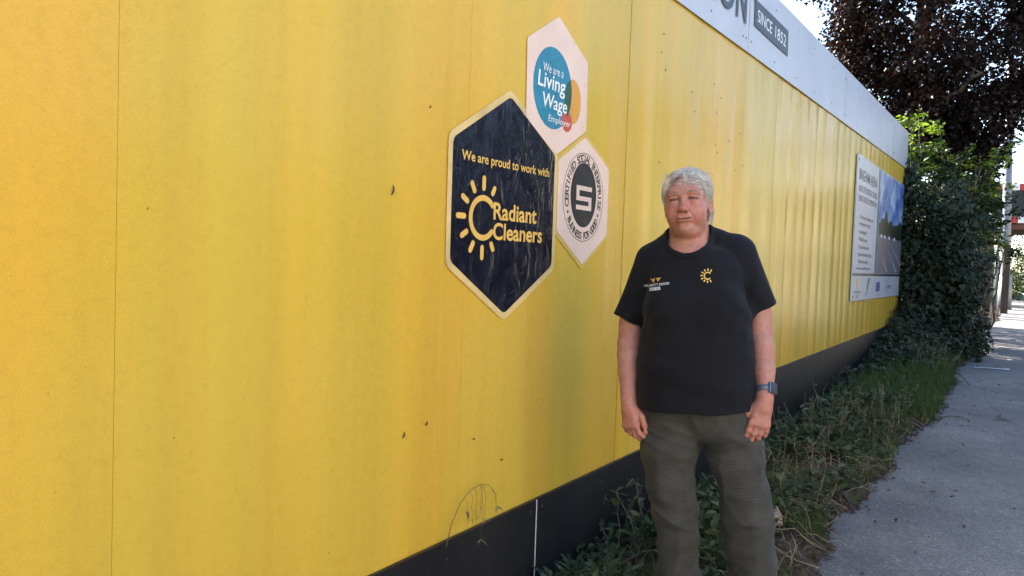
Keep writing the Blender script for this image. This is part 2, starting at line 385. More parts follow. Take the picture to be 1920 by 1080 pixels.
# lettering on the fascia
def wall_plane(x): return lambda u, v, d: (x+d, u, v)
def flat(mbk, VF, x, mi=0, plane=None):
    Vt, Fc = VF; pl = plane or wall_plane(x); mbk.add([pl(u, v, 0) for u, v in Vt], Fc, mi)
mm = MB(); XF = .0262
N_ = fit(text_mesh('N', bold=.012), 4.672, 4.868, 3.007, 3.262); flat(mm, N_, XF)
flat(mm, fit(text_mesh('O', bold=.012), 4.352, 4.628, 3.000, 3.258), XF); flat(mm, fit(text_mesh('X', bold=.012), 4.105, 4.325, 2.995, 3.248), XF)
mm.build('fascia_lettering', M_CHAR, hoard)
mm = MB(); mm.prism([(5.035, 3.046), (5.85, 3.036), (5.835, 3.226), (5.022, 3.222)], .002, wall_plane(.0262)); dp = mm.build('date_panel', M_CHAR, hoard)
mm = MB(); flat(mm, fit(text_mesh('SINCE', bold=.006), 5.09, 5.42, 3.088, 3.172), .0292); mm.build('date_word', M_WHITEP, dp)
mm = MB(); flat(mm, fit(text_mesh('1852', bold=.006), 5.50, 5.78, 3.088, 3.172), .0292); mm.build('date_number', M_WHITEP, dp)
# ================================================================== stickers on the hoarding
def vinyl(name, c, rough=.16, var=.1, bs=.5, scratch=.25):
    m, nd, lk, P = newmat(name); v = coords(nd, lk)
    lo = tuple(x*(1-var) for x in c); hi = tuple(min(1, x*(1+var)) for x in c)
    col = ramp(nd, lk, noise(nd, lk, v, 5, 4), [(.3, lo), (.7, hi)])
    ms = coords(nd, lk, (1, 1, .12)); sm = ramp(nd, lk, noise(nd, lk, ms, 30, 6, .7), [(.6, g3(0)), (.85, g3(scratch))])
    lk.new(mixc(nd, lk, sm, col, (.45, .44, .42)), P.inputs['Base Color'])
    lk.new(ramp(nd, lk, noise(nd, lk, v, 14, 4), [(.3, g3(rough)), (.75, g3(rough+.2))]), P.inputs['Roughness'])
    P.inputs['Specular IOR Level'].default_value = .28
    w = coords(nd, lk, (1, 1.6, .9)); vo = nd.new('ShaderNodeTexVoronoi'); vo.inputs['Scale'].default_value = 34; vo.feature = 'SMOOTH_F1'; lk.new(v, vo.inputs['Vector'])
    dr = ramp(nd, lk, vo.outputs['Distance'], [(0, g3(1)), (.20, g3(0))])
    b = bump(nd, lk, dr, .25*bs, .004); b = bump(nd, lk, noise(nd, lk, w, 7, 3, .6, .8), bs, .008, b)
    mw = coords(nd, lk, (1, 1, .06)); b = bump(nd, lk, noise(nd, lk, mw, 5, 3), bs*.8, .012, b)
    lk.new(b, P.inputs['Normal']); return m
M_NAVY = vinyl('navy_vinyl', (.007, .008, .018), .10, .1, .7, .02)
M_CREAM = vinyl('cream_vinyl_border', (.66, .48, .20), .3, .25, .4, .4)
M_PINK = vinyl('pale_vinyl', (.74, .55, .45), .25, .08, .4, .15)
M_GOLD = vinyl('gold_print', (.74, .45, .10), .25, .08, .2, .1)
M_TEAL = vinyl('teal_print', (.020, .20, .30), .2, .1, .3, .15)
M_ORANGE = vinyl('orange_print', (.62, .30, .035), .25, .1, .2, .1)
M_RED = vinyl('red_print', (.50, .07, .05), .25, .1, .2, .1)
M_DKGREEN = vinyl('dark_green_print', (.015, .085, .045), .25, .1, .2, .1)
M_INK = vinyl('black_print', (.007, .007, .009), .3, .1, .2, .0)
M_WPRINT = vinyl('white_vinyl_print', (.80, .80, .77), .25, .05, .2, .05)
def roundpoly(P, r, n=5):
    out = []; m = len(P)
    for i in range(m):
        a, b, c = Vector(P[i-1]), Vector(P[i]), Vector(P[(i+1) % m]); d0 = (a-b).normalized(); d1 = (c-b).normalized()
        p0, p1 = b+d0*r, b+d1*r
        for k in range(n+1):
            t = k/n; q = p0*(1-t)**2+b*2*t*(1-t)+p1*t*t; out.append((q.x, q.y))
    return out
def grow(P, d):
    c = Vector((sum(q[0] for q in P)/len(P), sum(q[1] for q in P)/len(P)))
    return [tuple(Vector(q)+(Vector(q)-c).normalized()*d) for q in P]
SX = .0034
def piece(name, poly, x, th, m, parent):
    mm = MB(); mm.prism(poly, th, wall_plane(x)); return mm.build(name, m, parent)
# -- big navy hexagon
st = empty('hexagon_sticker', (SX, 2.28, 1.2)); st.location = (0, 0, 0)
tag(st, 'large navy hexagonal sticker with gold sun logo and lettering on yellow hoarding', 'sticker')
DK = [(2.286, 2.021), (2.611, 1.845), (2.613, 1.385), (2.286, 1.197), (1.958, 1.392), (1.956, 1.818)]
piece('border', roundpoly(grow(DK, .028), .03), SX, .0012, M_CREAM, st)
piece('panel', roundpoly(DK, .022), SX+.0012, .0012, M_NAVY, st)
XT = SX+.0032
mm = MB(); flat(mm, fit(text_mesh('We are proud to work with', bold=.016), 2.003, 2.570, 1.738, 1.784), XT); mm.build('slogan_lettering', M_GOLD, st)
mm = MB(); flat(mm, fit(text_mesh('Radiant', bold=.022), 2.198, 2.487, 1.551, 1.616), XT); flat(mm, fit(text_mesh('Cleaners', bold=.022), 2.198, 2.532, 1.476, 1.541), XT)
mm.build('name_lettering', M_GOLD, st)
mm = MB(); sc = (2.135, 1.553)
Vq, Fq = arcband(sc[0], sc[1], .083, .083, .021, .021, math.radians(42), math.radians(318)); mm.add([(XT, u, v) for u, v in Vq], Fq)
for e in (42, 318):
    a = math.radians(e); mm.add([(XT+.0003, u, v) for u, v in ellipse(sc[0]+.0725*math.cos(a), sc[1]+.0725*math.sin(a), .0105, .0105, 12)], [tuple(range(12))])
for k, a in enumerate((60, 90, 120, 150, 180, 210, 240, 270, 300)):
    q = bar(sc, math.radians(a), .098, .155 if a in (90, 180, 270) else .148 if a in (120, 240, 150, 210) else .140, .021); mm.add([(XT, u, v) for u, v in q], [tuple(range(len(q)))])
mm.build('sun_logo', M_GOLD, st)
# -- living wage hexagon
st = empty('hexagon_sticker')
tag(st, 'pale hexagonal sticker with teal disc above the navy hexagon, topmost of three', 'sticker')
LW = [(2.606, 2.415), (2.856, 2.282), (2.862, 1.984), (2.625, 1.850), (2.392, 1.958), (2.382, 2.270)]
piece('panel', roundpoly(LW, .014), SX+.0001, .0013, M_PINK, st)
piece('teal_disc', ellipse(2.578, 2.114, .147, .166), SX+.0016, .0005, M_TEAL, st)
piece('orange_disc', ellipse(2.738, 2.090, .067, .094), SX+.0018, .0006, M_ORANGE, st)
piece('red_disc', ellipse(2.694, 1.997, .042, .042), SX+.0020, .0007, M_RED, st)
# where the orange disc overlaps the teal one the print is dark green
ov = [(u, v) for u, v in ellipse(2.738, 2.090, .067, .094, 80) if ((u-2.578)/.147)**2+((v-2.114)/.166)**2 < 1]
ovb = [(u, v) for u, v in ellipse(2.578, 2.114, .147, .166, 160) if ((u-2.738)/.067)**2+((v-2.090)/.094)**2 < 1]
allp = ov+ovb; c0 = (sum(q[0] for q in allp)/len(allp), sum(q[1] for q in allp)/len(allp))
allp.sort(key=lambda q: math.atan2(q[1]-c0[1], (q[0]-c0[0])*2.5))
piece('overlap', allp, SX+.0022, .0008, M_DKGREEN, st)
XL = SX+.0038
for t_, bd_, bx_ in (('We are a', 0, (2.497, 2.652, 2.170, 2.205)), ('Living', .012, (2.462, 2.672, 2.085, 2.168)), ('Wage', .012, (2.500, 2.690, 2.010, 2.086)), ('Employer', 0, (2.548, 2.722, 1.968, 2.003))):
    mm = MB(); flat(mm, fit(text_mesh(t_, bold=bd_, shear=.08), *bx_), XL); mm.build('text_line', M_WPRINT, st)
# -- social enterprise hexagon
st = empty('hexagon_sticker')
tag(st, 'small pale hexagonal sticker with round black emblem right of the navy hexagon', 'sticker')
SE = [(2.858, 1.958), (3.085, 1.842), (3.090, 1.538), (2.868, 1.392), (2.645, 1.532), (2.640, 1.828)]
piece('border', roundpoly(grow(SE, .02), .02), SX-.0002, .001, vinyl('faded_gold_border', (.60, .40, .07), .3, .1, .3, .1), st)
piece('panel', roundpoly(SE, .014), SX+.0010, .0010, M_PINK, st)
c = (2.860, 1.692); piece('black_disc', ellipse(c[0], c[1]+.010, .113, .143), SX+.0022, .0005, M_INK, st)
mm = MB()
for rr in (.178,):
    Vq, Fq = arcband(c[0], c[1], rr, .196, .003, .003, 0, 2*math.pi, 60); mm.add([(SX+.0024, u, v) for u, v in Vq], Fq)
def ring_text(txt, a0, a1, ru, rv, size, flip=False):
    n = len(txt)
    for i, ch in enumerate(txt):
        if ch == ' ': continue
        a = math.radians(a0+(a1-a0)*(i+.5)/n); Vt, Fc = text_mesh(ch, size, bold=.0010, align='CENTER')
        ang = a-math.pi/2 if not flip else a+math.pi/2
        ca, sa = math.cos(ang), math.sin(ang); Vt = Vt-np.array([0, size*.35])
        P = [(c[0]+ru*math.cos(a)+(x*ca-y*sa)*.95, c[1]+rv*math.sin(a)+(x*sa+y*ca)*1.05) for x, y in Vt]
        mm.add([(SX+.0026, u, v) for u, v in P], Fc)
ring_text('CERTIFIED SOCIAL ENTERPRISE', 196, -16, .1455, .172, .046)
ring_text('BUSINESS FOR GOOD', 214, 326, .1455, .170, .042, True)
for a in (205, -25):
    q = ellipse(c[0]+.1455*math.cos(math.radians(a)), c[1]+.171*math.sin(math.radians(a)), .007, .007, 10); mm.add([(SX+.0026, u, v) for u, v in q], [tuple(range(10))])
mm.build('ring_lettering', M_INK, st)
mm = MB(); s0, s1, t0, t1 = 2.795, 2.930, 1.636, 1.742; w = .020
for (a, b_, d, e) in [(s0, s1, t1-w, t1), (s0, s0+w*1.3, t0+.052, t1), (s0, s1, t0+.040, t0+.040+w), (s1-w*1.3, s1, t0, t0+.055), (s0, s1, t0, t0+w)]:
    mm.add([(SX+.003+.00005*len(mm.f), u, v) for u, v in ((a, d), (b_, d), (b_, e), (a, e))], [(0, 1, 2, 3)])
mm.build('emblem', M_PINK, st)

# ================================================================== information board near the far end
M_BOARD = simple('board_white', (.50, .51, .54), .3, .04, 6, .08, .002, 4)
M_BLUE = simple('blue_print', (.03, .07, .25), .4, .1, 8, 0); M_GRN = simple('green_print', (.02, .14, .06), .4, .1, 8, 0)
M_TXT = simple('dark_print', (.035, .04, .05), .4, .1, 8, 0)
bd = empty('information_board'); tag(bd, 'white information board with car park picture and footer logos near hoarding end', 'sign board')
BY0, BY1, BZ0, BZ1, BX = 8.735, 12.15, 1.085, 2.70, .012
mm = MB(); mm.box(BX-.004, BX+.012, BY0, BY1, BZ0, BZ1); mm.build('panel', M_BOARD, bd, bevel=.002)
X0 = BX+.0135
mm = MB(); mm.box(X0-.001, X0+.0006, BY0, BY1, 1.365, 1.395); mm.build('divider', M_CHAR, bd)
def text_line(t_, bd_, *bx_):
    mm = MB(); flat(mm, fit(text_mesh(t_, bold=bd_), *bx_), X0); mm.build('text_line', M_TXT, bd)['kind'] = 'stuff'
text_line('BINGHAM ARENA', .01, 8.83, 9.96, 2.43, 2.555); text_line('RUSHCLIFFE BOROUGH COUNCIL', 0, 8.85, 9.99, 2.305, 2.375); text_line('LEISURE CENTRE & COMMUNITY HALL', 0, 8.86, 10.0, 2.195, 2.265)
for k, (t, l) in enumerate([('• 25m six lane competition pool', .83), ('  with spectator seating', .66), ('• Learning pool', .46), ('• 80 Station gym', .50), ('• Cycle and dance studio', .64), ('• Large community hall with stage', .82), ('• Café and free parking', .62)]):
    z = [2.04, 1.965, 1.875, 1.79, 1.705, 1.62, 1.54][k]; text_line(t, .006, 8.97, 8.97+l, z-.045, z+.012)
text_line('www.rushcliffe.gov.uk', 0, 8.93, 9.75, 1.425, 1.47)
mm = MB(); mm.prism([(10.06, 2.69), (10.16, 2.69), (10.20, 1.40), (10.06, 1.40)], .001, wall_plane(X0-.0008)); mm.build('green_band', M_GRN, bd)
def cloudmat():
    m, nd, lk, P = newmat('printed_sky'); v = coords(nd, lk, (1, 1.2, 1.6))
    lk.new(ramp(nd, lk, noise(nd, lk, v, 2.2, 6, .6, .4), [(.40, (.05, .13, .36)), (.56, (.22, .34, .58)), (.66, (.62, .68, .76))]), P.inputs['Base Color']); P.inputs['Roughness'].default_value = .3; return m
pic = piece('picture', [(10.12, 2.69), (12.13, 2.69), (12.13, 1.40), (10.17, 1.40)], X0-.0004, .001, cloudmat(), bd)
tl = [(10.19, 2.05)]+[(10.19+.097*i, 2.02+.10*hash1(i*3.1)+(.18 if i in (5, 6) else 0)+(.06 if i > 14 else 0)) for i in range(1, 20)]+[(12.128, 2.1), (12.128, 1.86), (10.19, 1.86)]
piece('picture_trees', tl, X0+.0010, .0006, simple('printed_trees', (.02, .028, .018), .35, .4, 12, 0), pic)
piece('picture_car_park', [(10.19, 1.88), (12.128, 1.88), (12.128, 1.402), (10.20, 1.402)], X0+.0018, .0005, simple('printed_tarmac', (.17, .15, .165), .35, .1, 6, 0), pic)
for a, b_ in (((10.55, 1.62), (10.95, 1.42)), ((11.0, 1.70), (11.75, 1.42)), ((11.3, 1.76), (12.1, 1.53))):
    piece('bay_line', [(a[0], a[1]), (a[0]+.012, a[1]), (b_[0]+.05, b_[1]), (b_[0], b_[1])], X0+.0024, .0004, M_WHITEP, pic)
for u in (10.35, 10.6, 10.95, 11.4): piece('picture_car', [(u, 1.86), (u+.12, 1.86), (u+.10, 1.90), (u+.02, 1.90)], X0+.0024, .0004, M_WHITEP, pic)
piece('footer_triangle', [(8.95, 1.33), (9.14, 1.33), (9.04, 1.20)], X0, .0006, M_GOLD, bd)
mm = MB(); flat(mm, fit(text_mesh('WILLMOTT DIXON', bold=.01), 8.87, 9.24, 1.165, 1.195), X0); flat(mm, fit(text_mesh('1852', bold=.01), 8.97, 9.13, 1.115, 1.145), X0); mm.build('footer_lettering', M_TXT, bd)
piece('footer_leaf', [(9.50, 1.13), (9.60, 1.17), (9.66, 1.33), (9.80, 1.345), (9.72, 1.25), (9.62, 1.15)], X0, .0006, M_GRN, bd)
piece('footer_square', [(10.22, 1.17), (10.50, 1.17), (10.50, 1.29), (10.22, 1.29)], X0, .0006, M_BLUE, bd)
mm = MB(); Vq, Fq = arcband(11.05, 1.235, .12, .10, .018, .014, math.radians(110), math.radians(250)); mm.add([(X0+.0005, u, v) for u, v in Vq], Fq)
flat(mm, fit(text_mesh('active'), 11.05, 11.40, 1.20, 1.26), X0+.0005); mm.build('footer_arc', M_BLUE, bd)
mm = MB()
for y, z in ((8.80, 1.13), (8.80, 2.64), (10.4, 1.13), (10.4, 2.66), (12.08, 1.13), (12.08, 2.65)): mm.prism(ellipse(y, z, .012, .012, 10), .003, wall_plane(X0-.0005))
mm.build('screw_heads', M_SCREW, bd)['kind'] = 'stuff'
# ================================================================== implicit-surface modelling for the figure
def mesh_sdf(f, lo, hi, h, B=8, margin=1.5):
    "sparse surface nets: f(P)->signed distance, returns V, quads"
    lo = np.asarray(lo, np.float32); hi = np.asarray(hi, np.float32)
    nb = np.ceil((hi-lo)/(h*B)).astype(int)
    g = np.stack(np.meshgrid(*[np.arange(k) for k in nb], indexing='ij'), -1).reshape(-1, 3)
    cen = lo+(g+.5)*h*B
    d = np.concatenate([f(c.astype(np.float32)) for c in np.array_split(cen, max(1, len(cen)//20000))])
    g = g[np.abs(d) < h*B*.87*margin]
    loc = np.stack(np.meshgrid(*[np.arange(B+1)]*3, indexing='ij'), -1).reshape(-1, 3)
    K, P = [], []; edges = [(a, b) for a in range(8) for b in range(8) if b > a and bin(a ^ b).count('1') == 1]
    big = int(max(nb))*B+4; sg = []
    for gb in np.array_split(g, max(1, len(g)//96)):
        pts = (lo+((gb*B)[:, None, :]+loc[None])*h).astype(np.float32)
        v = f(pts.reshape(-1, 3)).reshape(-1, B+1, B+1, B+1)
        c8 = np.stack([v[:, (i >> 2):B+(i >> 2), ((i >> 1) & 1):B+((i >> 1) & 1), (i & 1):B+(i & 1)] for i in range(8)], -1)
        neg = (c8 < 0).sum(-1); act = (neg > 0) & (neg < 8); b_, i_, j_, k_ = np.nonzero(act)
        if not len(b_): continue
        c = c8[b_, i_, j_, k_]; acc = np.zeros((len(c), 3)); cnt = np.zeros(len(c))
        off = np.array([[(i >> 2), (i >> 1) & 1, i & 1] for i in range(8)], float)
        for a, e in edges:
            m = (c[:, a] < 0) != (c[:, e] < 0); t = np.where(m, c[:, a]/np.where(m, c[:, a]-c[:, e], 1), 0)[:, None]
            acc += (off[a]+(off[e]-off[a])*t)*m[:, None]; cnt += m
        ijk = gb[b_]*B+np.stack([i_, j_, k_], -1)
        P.append(lo+(ijk+acc/cnt[:, None])*h); K.append((ijk[:, 0]*big+ijk[:, 1])*big+ijk[:, 2])
        sg.append(np.stack([c[:, 0] < 0, c[:, 4] < 0, c[:, 2] < 0, c[:, 1] < 0], -1))
    K = np.concatenate(K); P = np.concatenate(P); sg = np.concatenate(sg); od = np.argsort(K); K, P, sg = K[od], P[od], sg[od]
    Q = []; st = [big*big, big, 1]
    for ax in range(3):
        m = np.nonzero(sg[:, 0] != sg[:, ax+1])[0]; u, w = st[(ax+1) % 3], st[(ax+2) % 3]
        ids = [np.searchsorted(K, K[m]-o_) for o_ in (0, u, u+w, w)]
        ok = np.ones(len(m), bool)
        for q, o_ in zip(ids, (0, u, u+w, w)): ok &= K[np.minimum(q, len(K)-1)] == K[m]-o_
        q = np.stack(ids, -1)[ok]; fl = sg[m, 0][ok]
        Q.append(np.where(fl[:, None], q, q[:, ::-1]))
    return P, np.concatenate(Q)
f32 = np.float32
def ell(p, c, r, rz=0, rx=0, ry=0):
    q = p-np.array(c, f32)
    if rz: ca, sa = math.cos(rz), math.sin(rz); q = np.stack([q[:, 0]*ca+q[:, 1]*sa, -q[:, 0]*sa+q[:, 1]*ca, q[:, 2]], -1)
    if rx: ca, sa = math.cos(rx), math.sin(rx); q = np.stack([q[:, 0], q[:, 1]*ca+q[:, 2]*sa, -q[:, 1]*sa+q[:, 2]*ca], -1)
    if ry: ca, sa = math.cos(ry), math.sin(ry); q = np.stack([q[:, 0]*ca-q[:, 2]*sa, q[:, 1], q[:, 0]*sa+q[:, 2]*ca], -1)
    r = np.array(r, f32); a = q/r; k0 = np.sqrt((a*a).sum(1)); b = a/r; k1 = np.sqrt((b*b).sum(1))+1e-9
    return k0*(k0-1)/k1
def cap(p, a, b, ra, rb, sy=1.0):
    a = np.array(a, f32); b = np.array(b, f32); ba = b-a; pa = p-a
    h = np.clip((pa@ba)/(ba@ba), 0, 1); d = pa-h[:, None]*ba
    if sy != 1: d = d*np.array([1, 1/sy, 1], f32)
    return np.sqrt((d*d).sum(1))-(ra+(rb-ra)*h)
def smin(a, b, k): h = np.clip(.5+.5*(b-a)/k, 0, 1); return b+(a-b)*h-k*h*(1-h)
def smax(a, b, k): return -smin(-a, -b, k)
def chain(p, pts, k=.02, sy=1.0):
    "pts: (x,y,z,r) joints"
    d = None
    for q, w in zip(pts[:-1], pts[1:]):
        e = cap(p, q[:3], w[:3], q[3], w[3], sy); d = e if d is None else smin(d, e, k)
    return d
_wr = np.random.default_rng(3); _wd = _wr.normal(size=(24, 3)); _wd /= np.linalg.norm(_wd, axis=1)[:, None]; _wp = _wr.uniform(0, 6.28, 24)
def waves(p, scale, stretch=(1, 1, 1), n=10, s0=0):
    q = p*np.array(stretch, f32)*scale; o = np.zeros(len(p), f32)
    for i in range(n):
        j = (s0+i) % 24; o += np.sin(q@_wd[j].astype(f32)*(1+.35*(i % 3))+_wp[j]+.8*np.sin(q[:, (i+1) % 3]*.6+_wp[j-1])).astype(f32)
    return o/n

# ------------------------------------------------------------------ head frame
HC = np.array([-.066, -.035, 1.528]); HT, HY = math.radians(5.5), math.radians(-7)
Rt = np.array([[math.cos(HT), 0, -math.sin(HT)], [0, 1, 0], [math.sin(HT), 0, math.cos(HT)]])
Ry_ = np.array([[math.cos(HY), -math.sin(HY), 0], [math.sin(HY), math.cos(HY), 0], [0, 0, 1]])
HR = (Rt@Ry_)
def to_head(p): return ((p-HC.astype(f32))@HR.astype(f32)).astype(f32)     # world-of-person -> head
def from_head(q): return np.asarray(q)@HR.T+HC
EZ = .012
def sd_head(p):
    q = to_head(p); qs = q.copy(); qs[:, 0] = np.abs(qs[:, 0])
    d = ell(q, (0, .012, .032), (.073, .090, .080))
    d = smin(d, ell(q, (0, -.028, .005), (.064, .062, .078)), .03)
    d = smin(d, ell(q, (0, -.022, -.046), (.0545, .060, .054)), .03)
    d = smin(d, ell(qs, (.034, -.052, -.036), (.0315, .034, .036)), .022)          # cheeks
    d = smin(d, ell(qs, (.036, -.018, -.066), (.0225, .034, .028)), .025)          # jowls
    d = smin(d, ell(q, (0, -.073, -.087), (.025, .021, .019)), .014)              # chin
    d = smin(d, ell(q, (0, -.032, -.100), (.043, .042, .021)), .018)              # soft under-chin
    d = smin(d, ell(q, (0, -.080, .036), (.048, .014, .016)), .02)                # forehead, brow
    d = smin(d, ell(qs, (.029, -.0850, .0275), (.023, .0105, .0070), ry=.10), .012)   # brow ridge
    d = smax(d, -ell(qs, (.031, -.1000, .0095), (.021, .0180, .0125)), .010)          # sockets
    d = smin(d, ell(qs, (.031, -.0775, .0085), (.0150, .0125, .0120)), .003)          # eyeballs
    d = smin(d, ell(qs, (.031, -.0785, .0158), (.0190, .0150, .0068), ry=.14), .003)  # upper lids, hooded
    d = smin(d, ell(qs, (.031, -.0780, -.0005), (.0180, .0135, .0062), ry=-.04), .004) # lower lids
    d = smin(d, ell(qs, (.032, -.0760, -.0095), (.018, .012, .0070)), .010)           # bags
    d = smin(d, cap(q, (0, -.084, .020), (0, -.106, -.022), .0085, .0105), .011)  # nose
    d = smin(d, ell(q, (0, -.1085, -.0255), (.0128, .0115, .0105)), .007)
    d = smin(d, ell(qs, (.0135, -.098, -.028), (.0080, .0100, .0078)), .006)
    d = smax(d, -ell(qs, (.0068, -.1065, -.0368), (.0040, .0055, .0032)), .003)
    d = smin(d, ell(q, (0, -.084, -.050), (.028, .013, .020)), .014)              # muzzle
    d = smin(d, ell(q, (0, -.0935, -.0535), (.0250, .0062, .0034)), .005)         # lips
    d = smin(d, ell(q, (0, -.0925, -.0620), (.0220, .0068, .0046)), .006)
    d = smax(d, -ell(q, (0, -.1050, -.0572), (.0275, .0105, .0013)), .0025)
    d = smax(d, -cap(qs, (.019, -.1005, -.030), (.034, -.0890, -.060), .0030, .0032), .008)   # smile folds
    d = smax(d, -ell(q, (0, -.094, -.0745), (.018, .006, .004)), .008)
    # ears
    e = ell(qs, (.0745, .014, -.004), (.0085, .020, .031), rz=-.35, rx=-.15); e = smax(e, -ell(qs, (.0835, .010, .000), (.006, .011, .017), rz=-.35), .004)
    d = smin(d, e, .006)
    d = smin(d, ell(qs, (.0735, .006, -.034), (.0065, .008, .010)), .006)
    return d
NECK = [(-.062, .006, 1.475, .057), (-.056, .006, 1.42, .061), (-.050, .002, 1.36, .085)]
ARM_A = [(-.172, .020, 1.318, .052), (-.214, .026, 1.22, .048), (-.247, .035, 1.093, .0445), (-.252, .024, 1.03, .0415), (-.250, .000, .985, .0405), (-.246, -.028, .92, .0340), (-.240, -.050, .862, .0275), (-.237, -.057, .838, .0268)]
ARM_B = [(.110, .020, 1.350, .052), (.154, .028, 1.26, .050), (.187, .038, 1.155, .0475), (.199, .028, 1.09, .0425), (.207, .002, 1.03, .0395), (.213, -.034, .965, .0335), (.216, -.064, .905, .0270), (.214, -.072, .880, .0265)]
TORSO = [((-.010, .010, .830), (.150, .100, .090)), ((-.014, -.025, .970), (.182, .140, .160)), ((-.028, -.010, 1.170), (.160, .115, .170)), ((-.034, .000, 1.285), (.140, .098, .105))]
LEG_A = [(-.088, .01, .80, .070), (-.092, 0, .66, .070), (-.076, 0, .50, .052), (-.045, .0, .30, .052), (-.036, .01, .09, .038)]
LEG_B = [(.090, .01, .80, .070), (.142, 0, .64, .068), (.174, 0, .50, .052), (.200, .0, .30, .052), (.225, .01, .09, .038)]
# hands: origin wrist, u along fingers, v to the thumb, w out of the back of the hand
def hand_frame(o, u, v):
    u = np.array(u, float); u /= np.linalg.norm(u); v = np.array(v, float); v -= u*(u@v); v /= np.linalg.norm(v)
    return np.array(o, float), u, v
def hand_parts(o, u, v, wsign, curl, spread=1.0, tl=1.0):
    w = np.cross(u, v)*wsign; T = lambda a, b, c: o+u*a+v*b+w*c
    segs = []
    for fi, (vb, L, r) in enumerate(((.0285, .066, .0088), (.0098, .074, .0090), (-.0092, .069, .0086), (-.0270, .054, .0078))):
        base = np.array([.078-.004*abs(fi-1), vb, 0.002]); ang = curl[0]*(1+.10*fi); pts = [base]; sp = spread*(.10-.067*fi)
        for s_, l in enumerate((.46, .30, .24)):
            dirn = np.array([math.cos(ang)*math.cos(sp), math.sin(sp)*math.cos(ang), -math.sin(ang)]); pts.append(pts[-1]+dirn*L*l); ang += curl[1]*(1+.08*fi)
        rr = [r*1.08, r, r*.95, r*.82]
        segs.append([(T(*pts[k]), T(*pts[k+1]), rr[k], rr[k+1]) for k in range(3)])
    th = [np.array([.018, .022, -.006]), np.array([.047, .041, -.014]), np.array([.076, .046, -.020]), np.array([.101, .044, -.026])]
    thumb = [(T(*th[k]), T(*(th[k]+(th[k+1]-th[k])*tl)), (.0150, .0115, .0098)[k], (.0120, .0102, .0080)[k]) for k in range(3)]
    return T, segs, thumb
def sd_hand(p, H):
    T, segs, thumb = H
    d = cap(p, T(-.012, 0, 0), T(.02, 0, 0), .0255, .027)
    for vb in (.024, .008, -.008, -.023):
        d = smin(d, cap(p, T(.012, vb*.62, 0), T(.076, vb, .001), .0155, .0128), .012)
    for s_ in segs:
        e = None
        for a, b, ra, rb in s_:
            x = cap(p, a, b, ra, rb); e = x if e is None else smin(e, x, .004)
            e = smin(e, np.sqrt(((p-np.array(a, f32))**2).sum(1))-ra*1.06, .004)
        d = smin(d, e, .0045)
    e = None
    for a, b, ra, rb in thumb: x = cap(p, a, b, ra, rb); e = x if e is None else smin(e, x, .006)
    return smin(d, e, .007)
HA = hand_parts(*hand_frame((-.2365, -.060, .822), (.14, -.14, -1), (.80, -.60, 0)), 1, (.34, .58), .3)
HB = hand_parts(*hand_frame((.2120, -.078, .868), (-.16, -.10, -1), (-.95, -.22, .1)), -1, (.20, .26), .8)
def grp(f, lo, hi):
    lo = np.array(lo, f32); hi = np.array(hi, f32)
    def g(p, d, k):
        m = ((p > lo) & (p < hi)).all(1)
        if m.any(): d = d.copy(); d[m] = smin(d[m], f(p[m]), k)
        return d
    return g
g_head = grp(sd_head, (-.26, -.25, 1.32), (.13, .18, 1.75)); g_ha = grp(lambda p: sd_hand(p, HA), (-.36, -.20, .65), (-.10, .08, .90)); g_hb = grp(lambda p: sd_hand(p, HB), (.08, -.20, .68), (.34, .06, .95))
g_arms = grp(lambda p: np.minimum(chain(p, ARM_A, .008), chain(p, ARM_B, .008)), (-.42, -.16, .75), (.38, .18, 1.46))
g_legs = grp(lambda p: np.minimum(np.minimum(chain(p, LEG_A, .03), chain(p, LEG_B, .03)), np.minimum(ell(p, (-.038, -.03, .045), (.025, .070, .022)), ell(p, (.230, -.03, .045), (.025, .070, .022)))), (-.3, -.25, -.05), (.4, .2, .95))
def sd_body(p):
    d = chain(p, NECK, .04)
    for c, r in TORSO: d = smin(d, ell(p, c, r), .05)
    d = smin(d, cap(p, (-.160, .02, 1.310), (.100, .02, 1.345), .046, .046), .05)
    d = g_arms(p, d, .02); d = g_legs(p, d, .02); d = g_head(p, d, .022); d = g_ha(p, d, .012); d = g_hb(p, d, .012)
    return d
# ------------------------------------------------------------------ clothes
def sleeve(p, a, b, ra, rb, cut=True):
    a = np.array(a, f32); b = np.array(b, f32); ax = (b-a)/np.linalg.norm(b-a)
    d = cap(p, a-ax*.0, b+ax*.10, ra, rb+.004); t = (p-b)@ax
    d = np.maximum(d, t)
    inner = np.maximum(cap(p, a, b+ax*.12, ra-.016, rb-.0095), -(t+.014))
    return np.maximum(d, -inner)
def smooth_table(z, rows, n=200):
    zz = np.linspace(z[0], z[-1], n); out = []
    for r in rows:
        q = np.interp(zz, z, r)
        for _ in range(3): q = np.convolve(np.pad(q, 9, mode='edge'), np.ones(19)/19, 'valid')
        out.append(q)
    return zz, out
PZ, PT = smooth_table([.70, .78, .85, .95, 1.05, 1.15, 1.25, 1.33, 1.40, 1.44], [
    [-.214, -.215, -.216, -.217, -.206, -.197, -.190, -.178, -.150, -.120], [.185, .186, .186, .184, .173, .156, .142, .130, .095, .060],
    [-.160, -.165, -.171, -.176, -.168, -.158, -.142, -.112, -.080, -.060], [.130, .130, .130, .125, .120, .125, .125, .112, .090, .070]])
def ring_z(p): return -(p[:, 1]+.022)*math.sin(.50)+(p[:, 2]-1.432)*math.cos(.50)
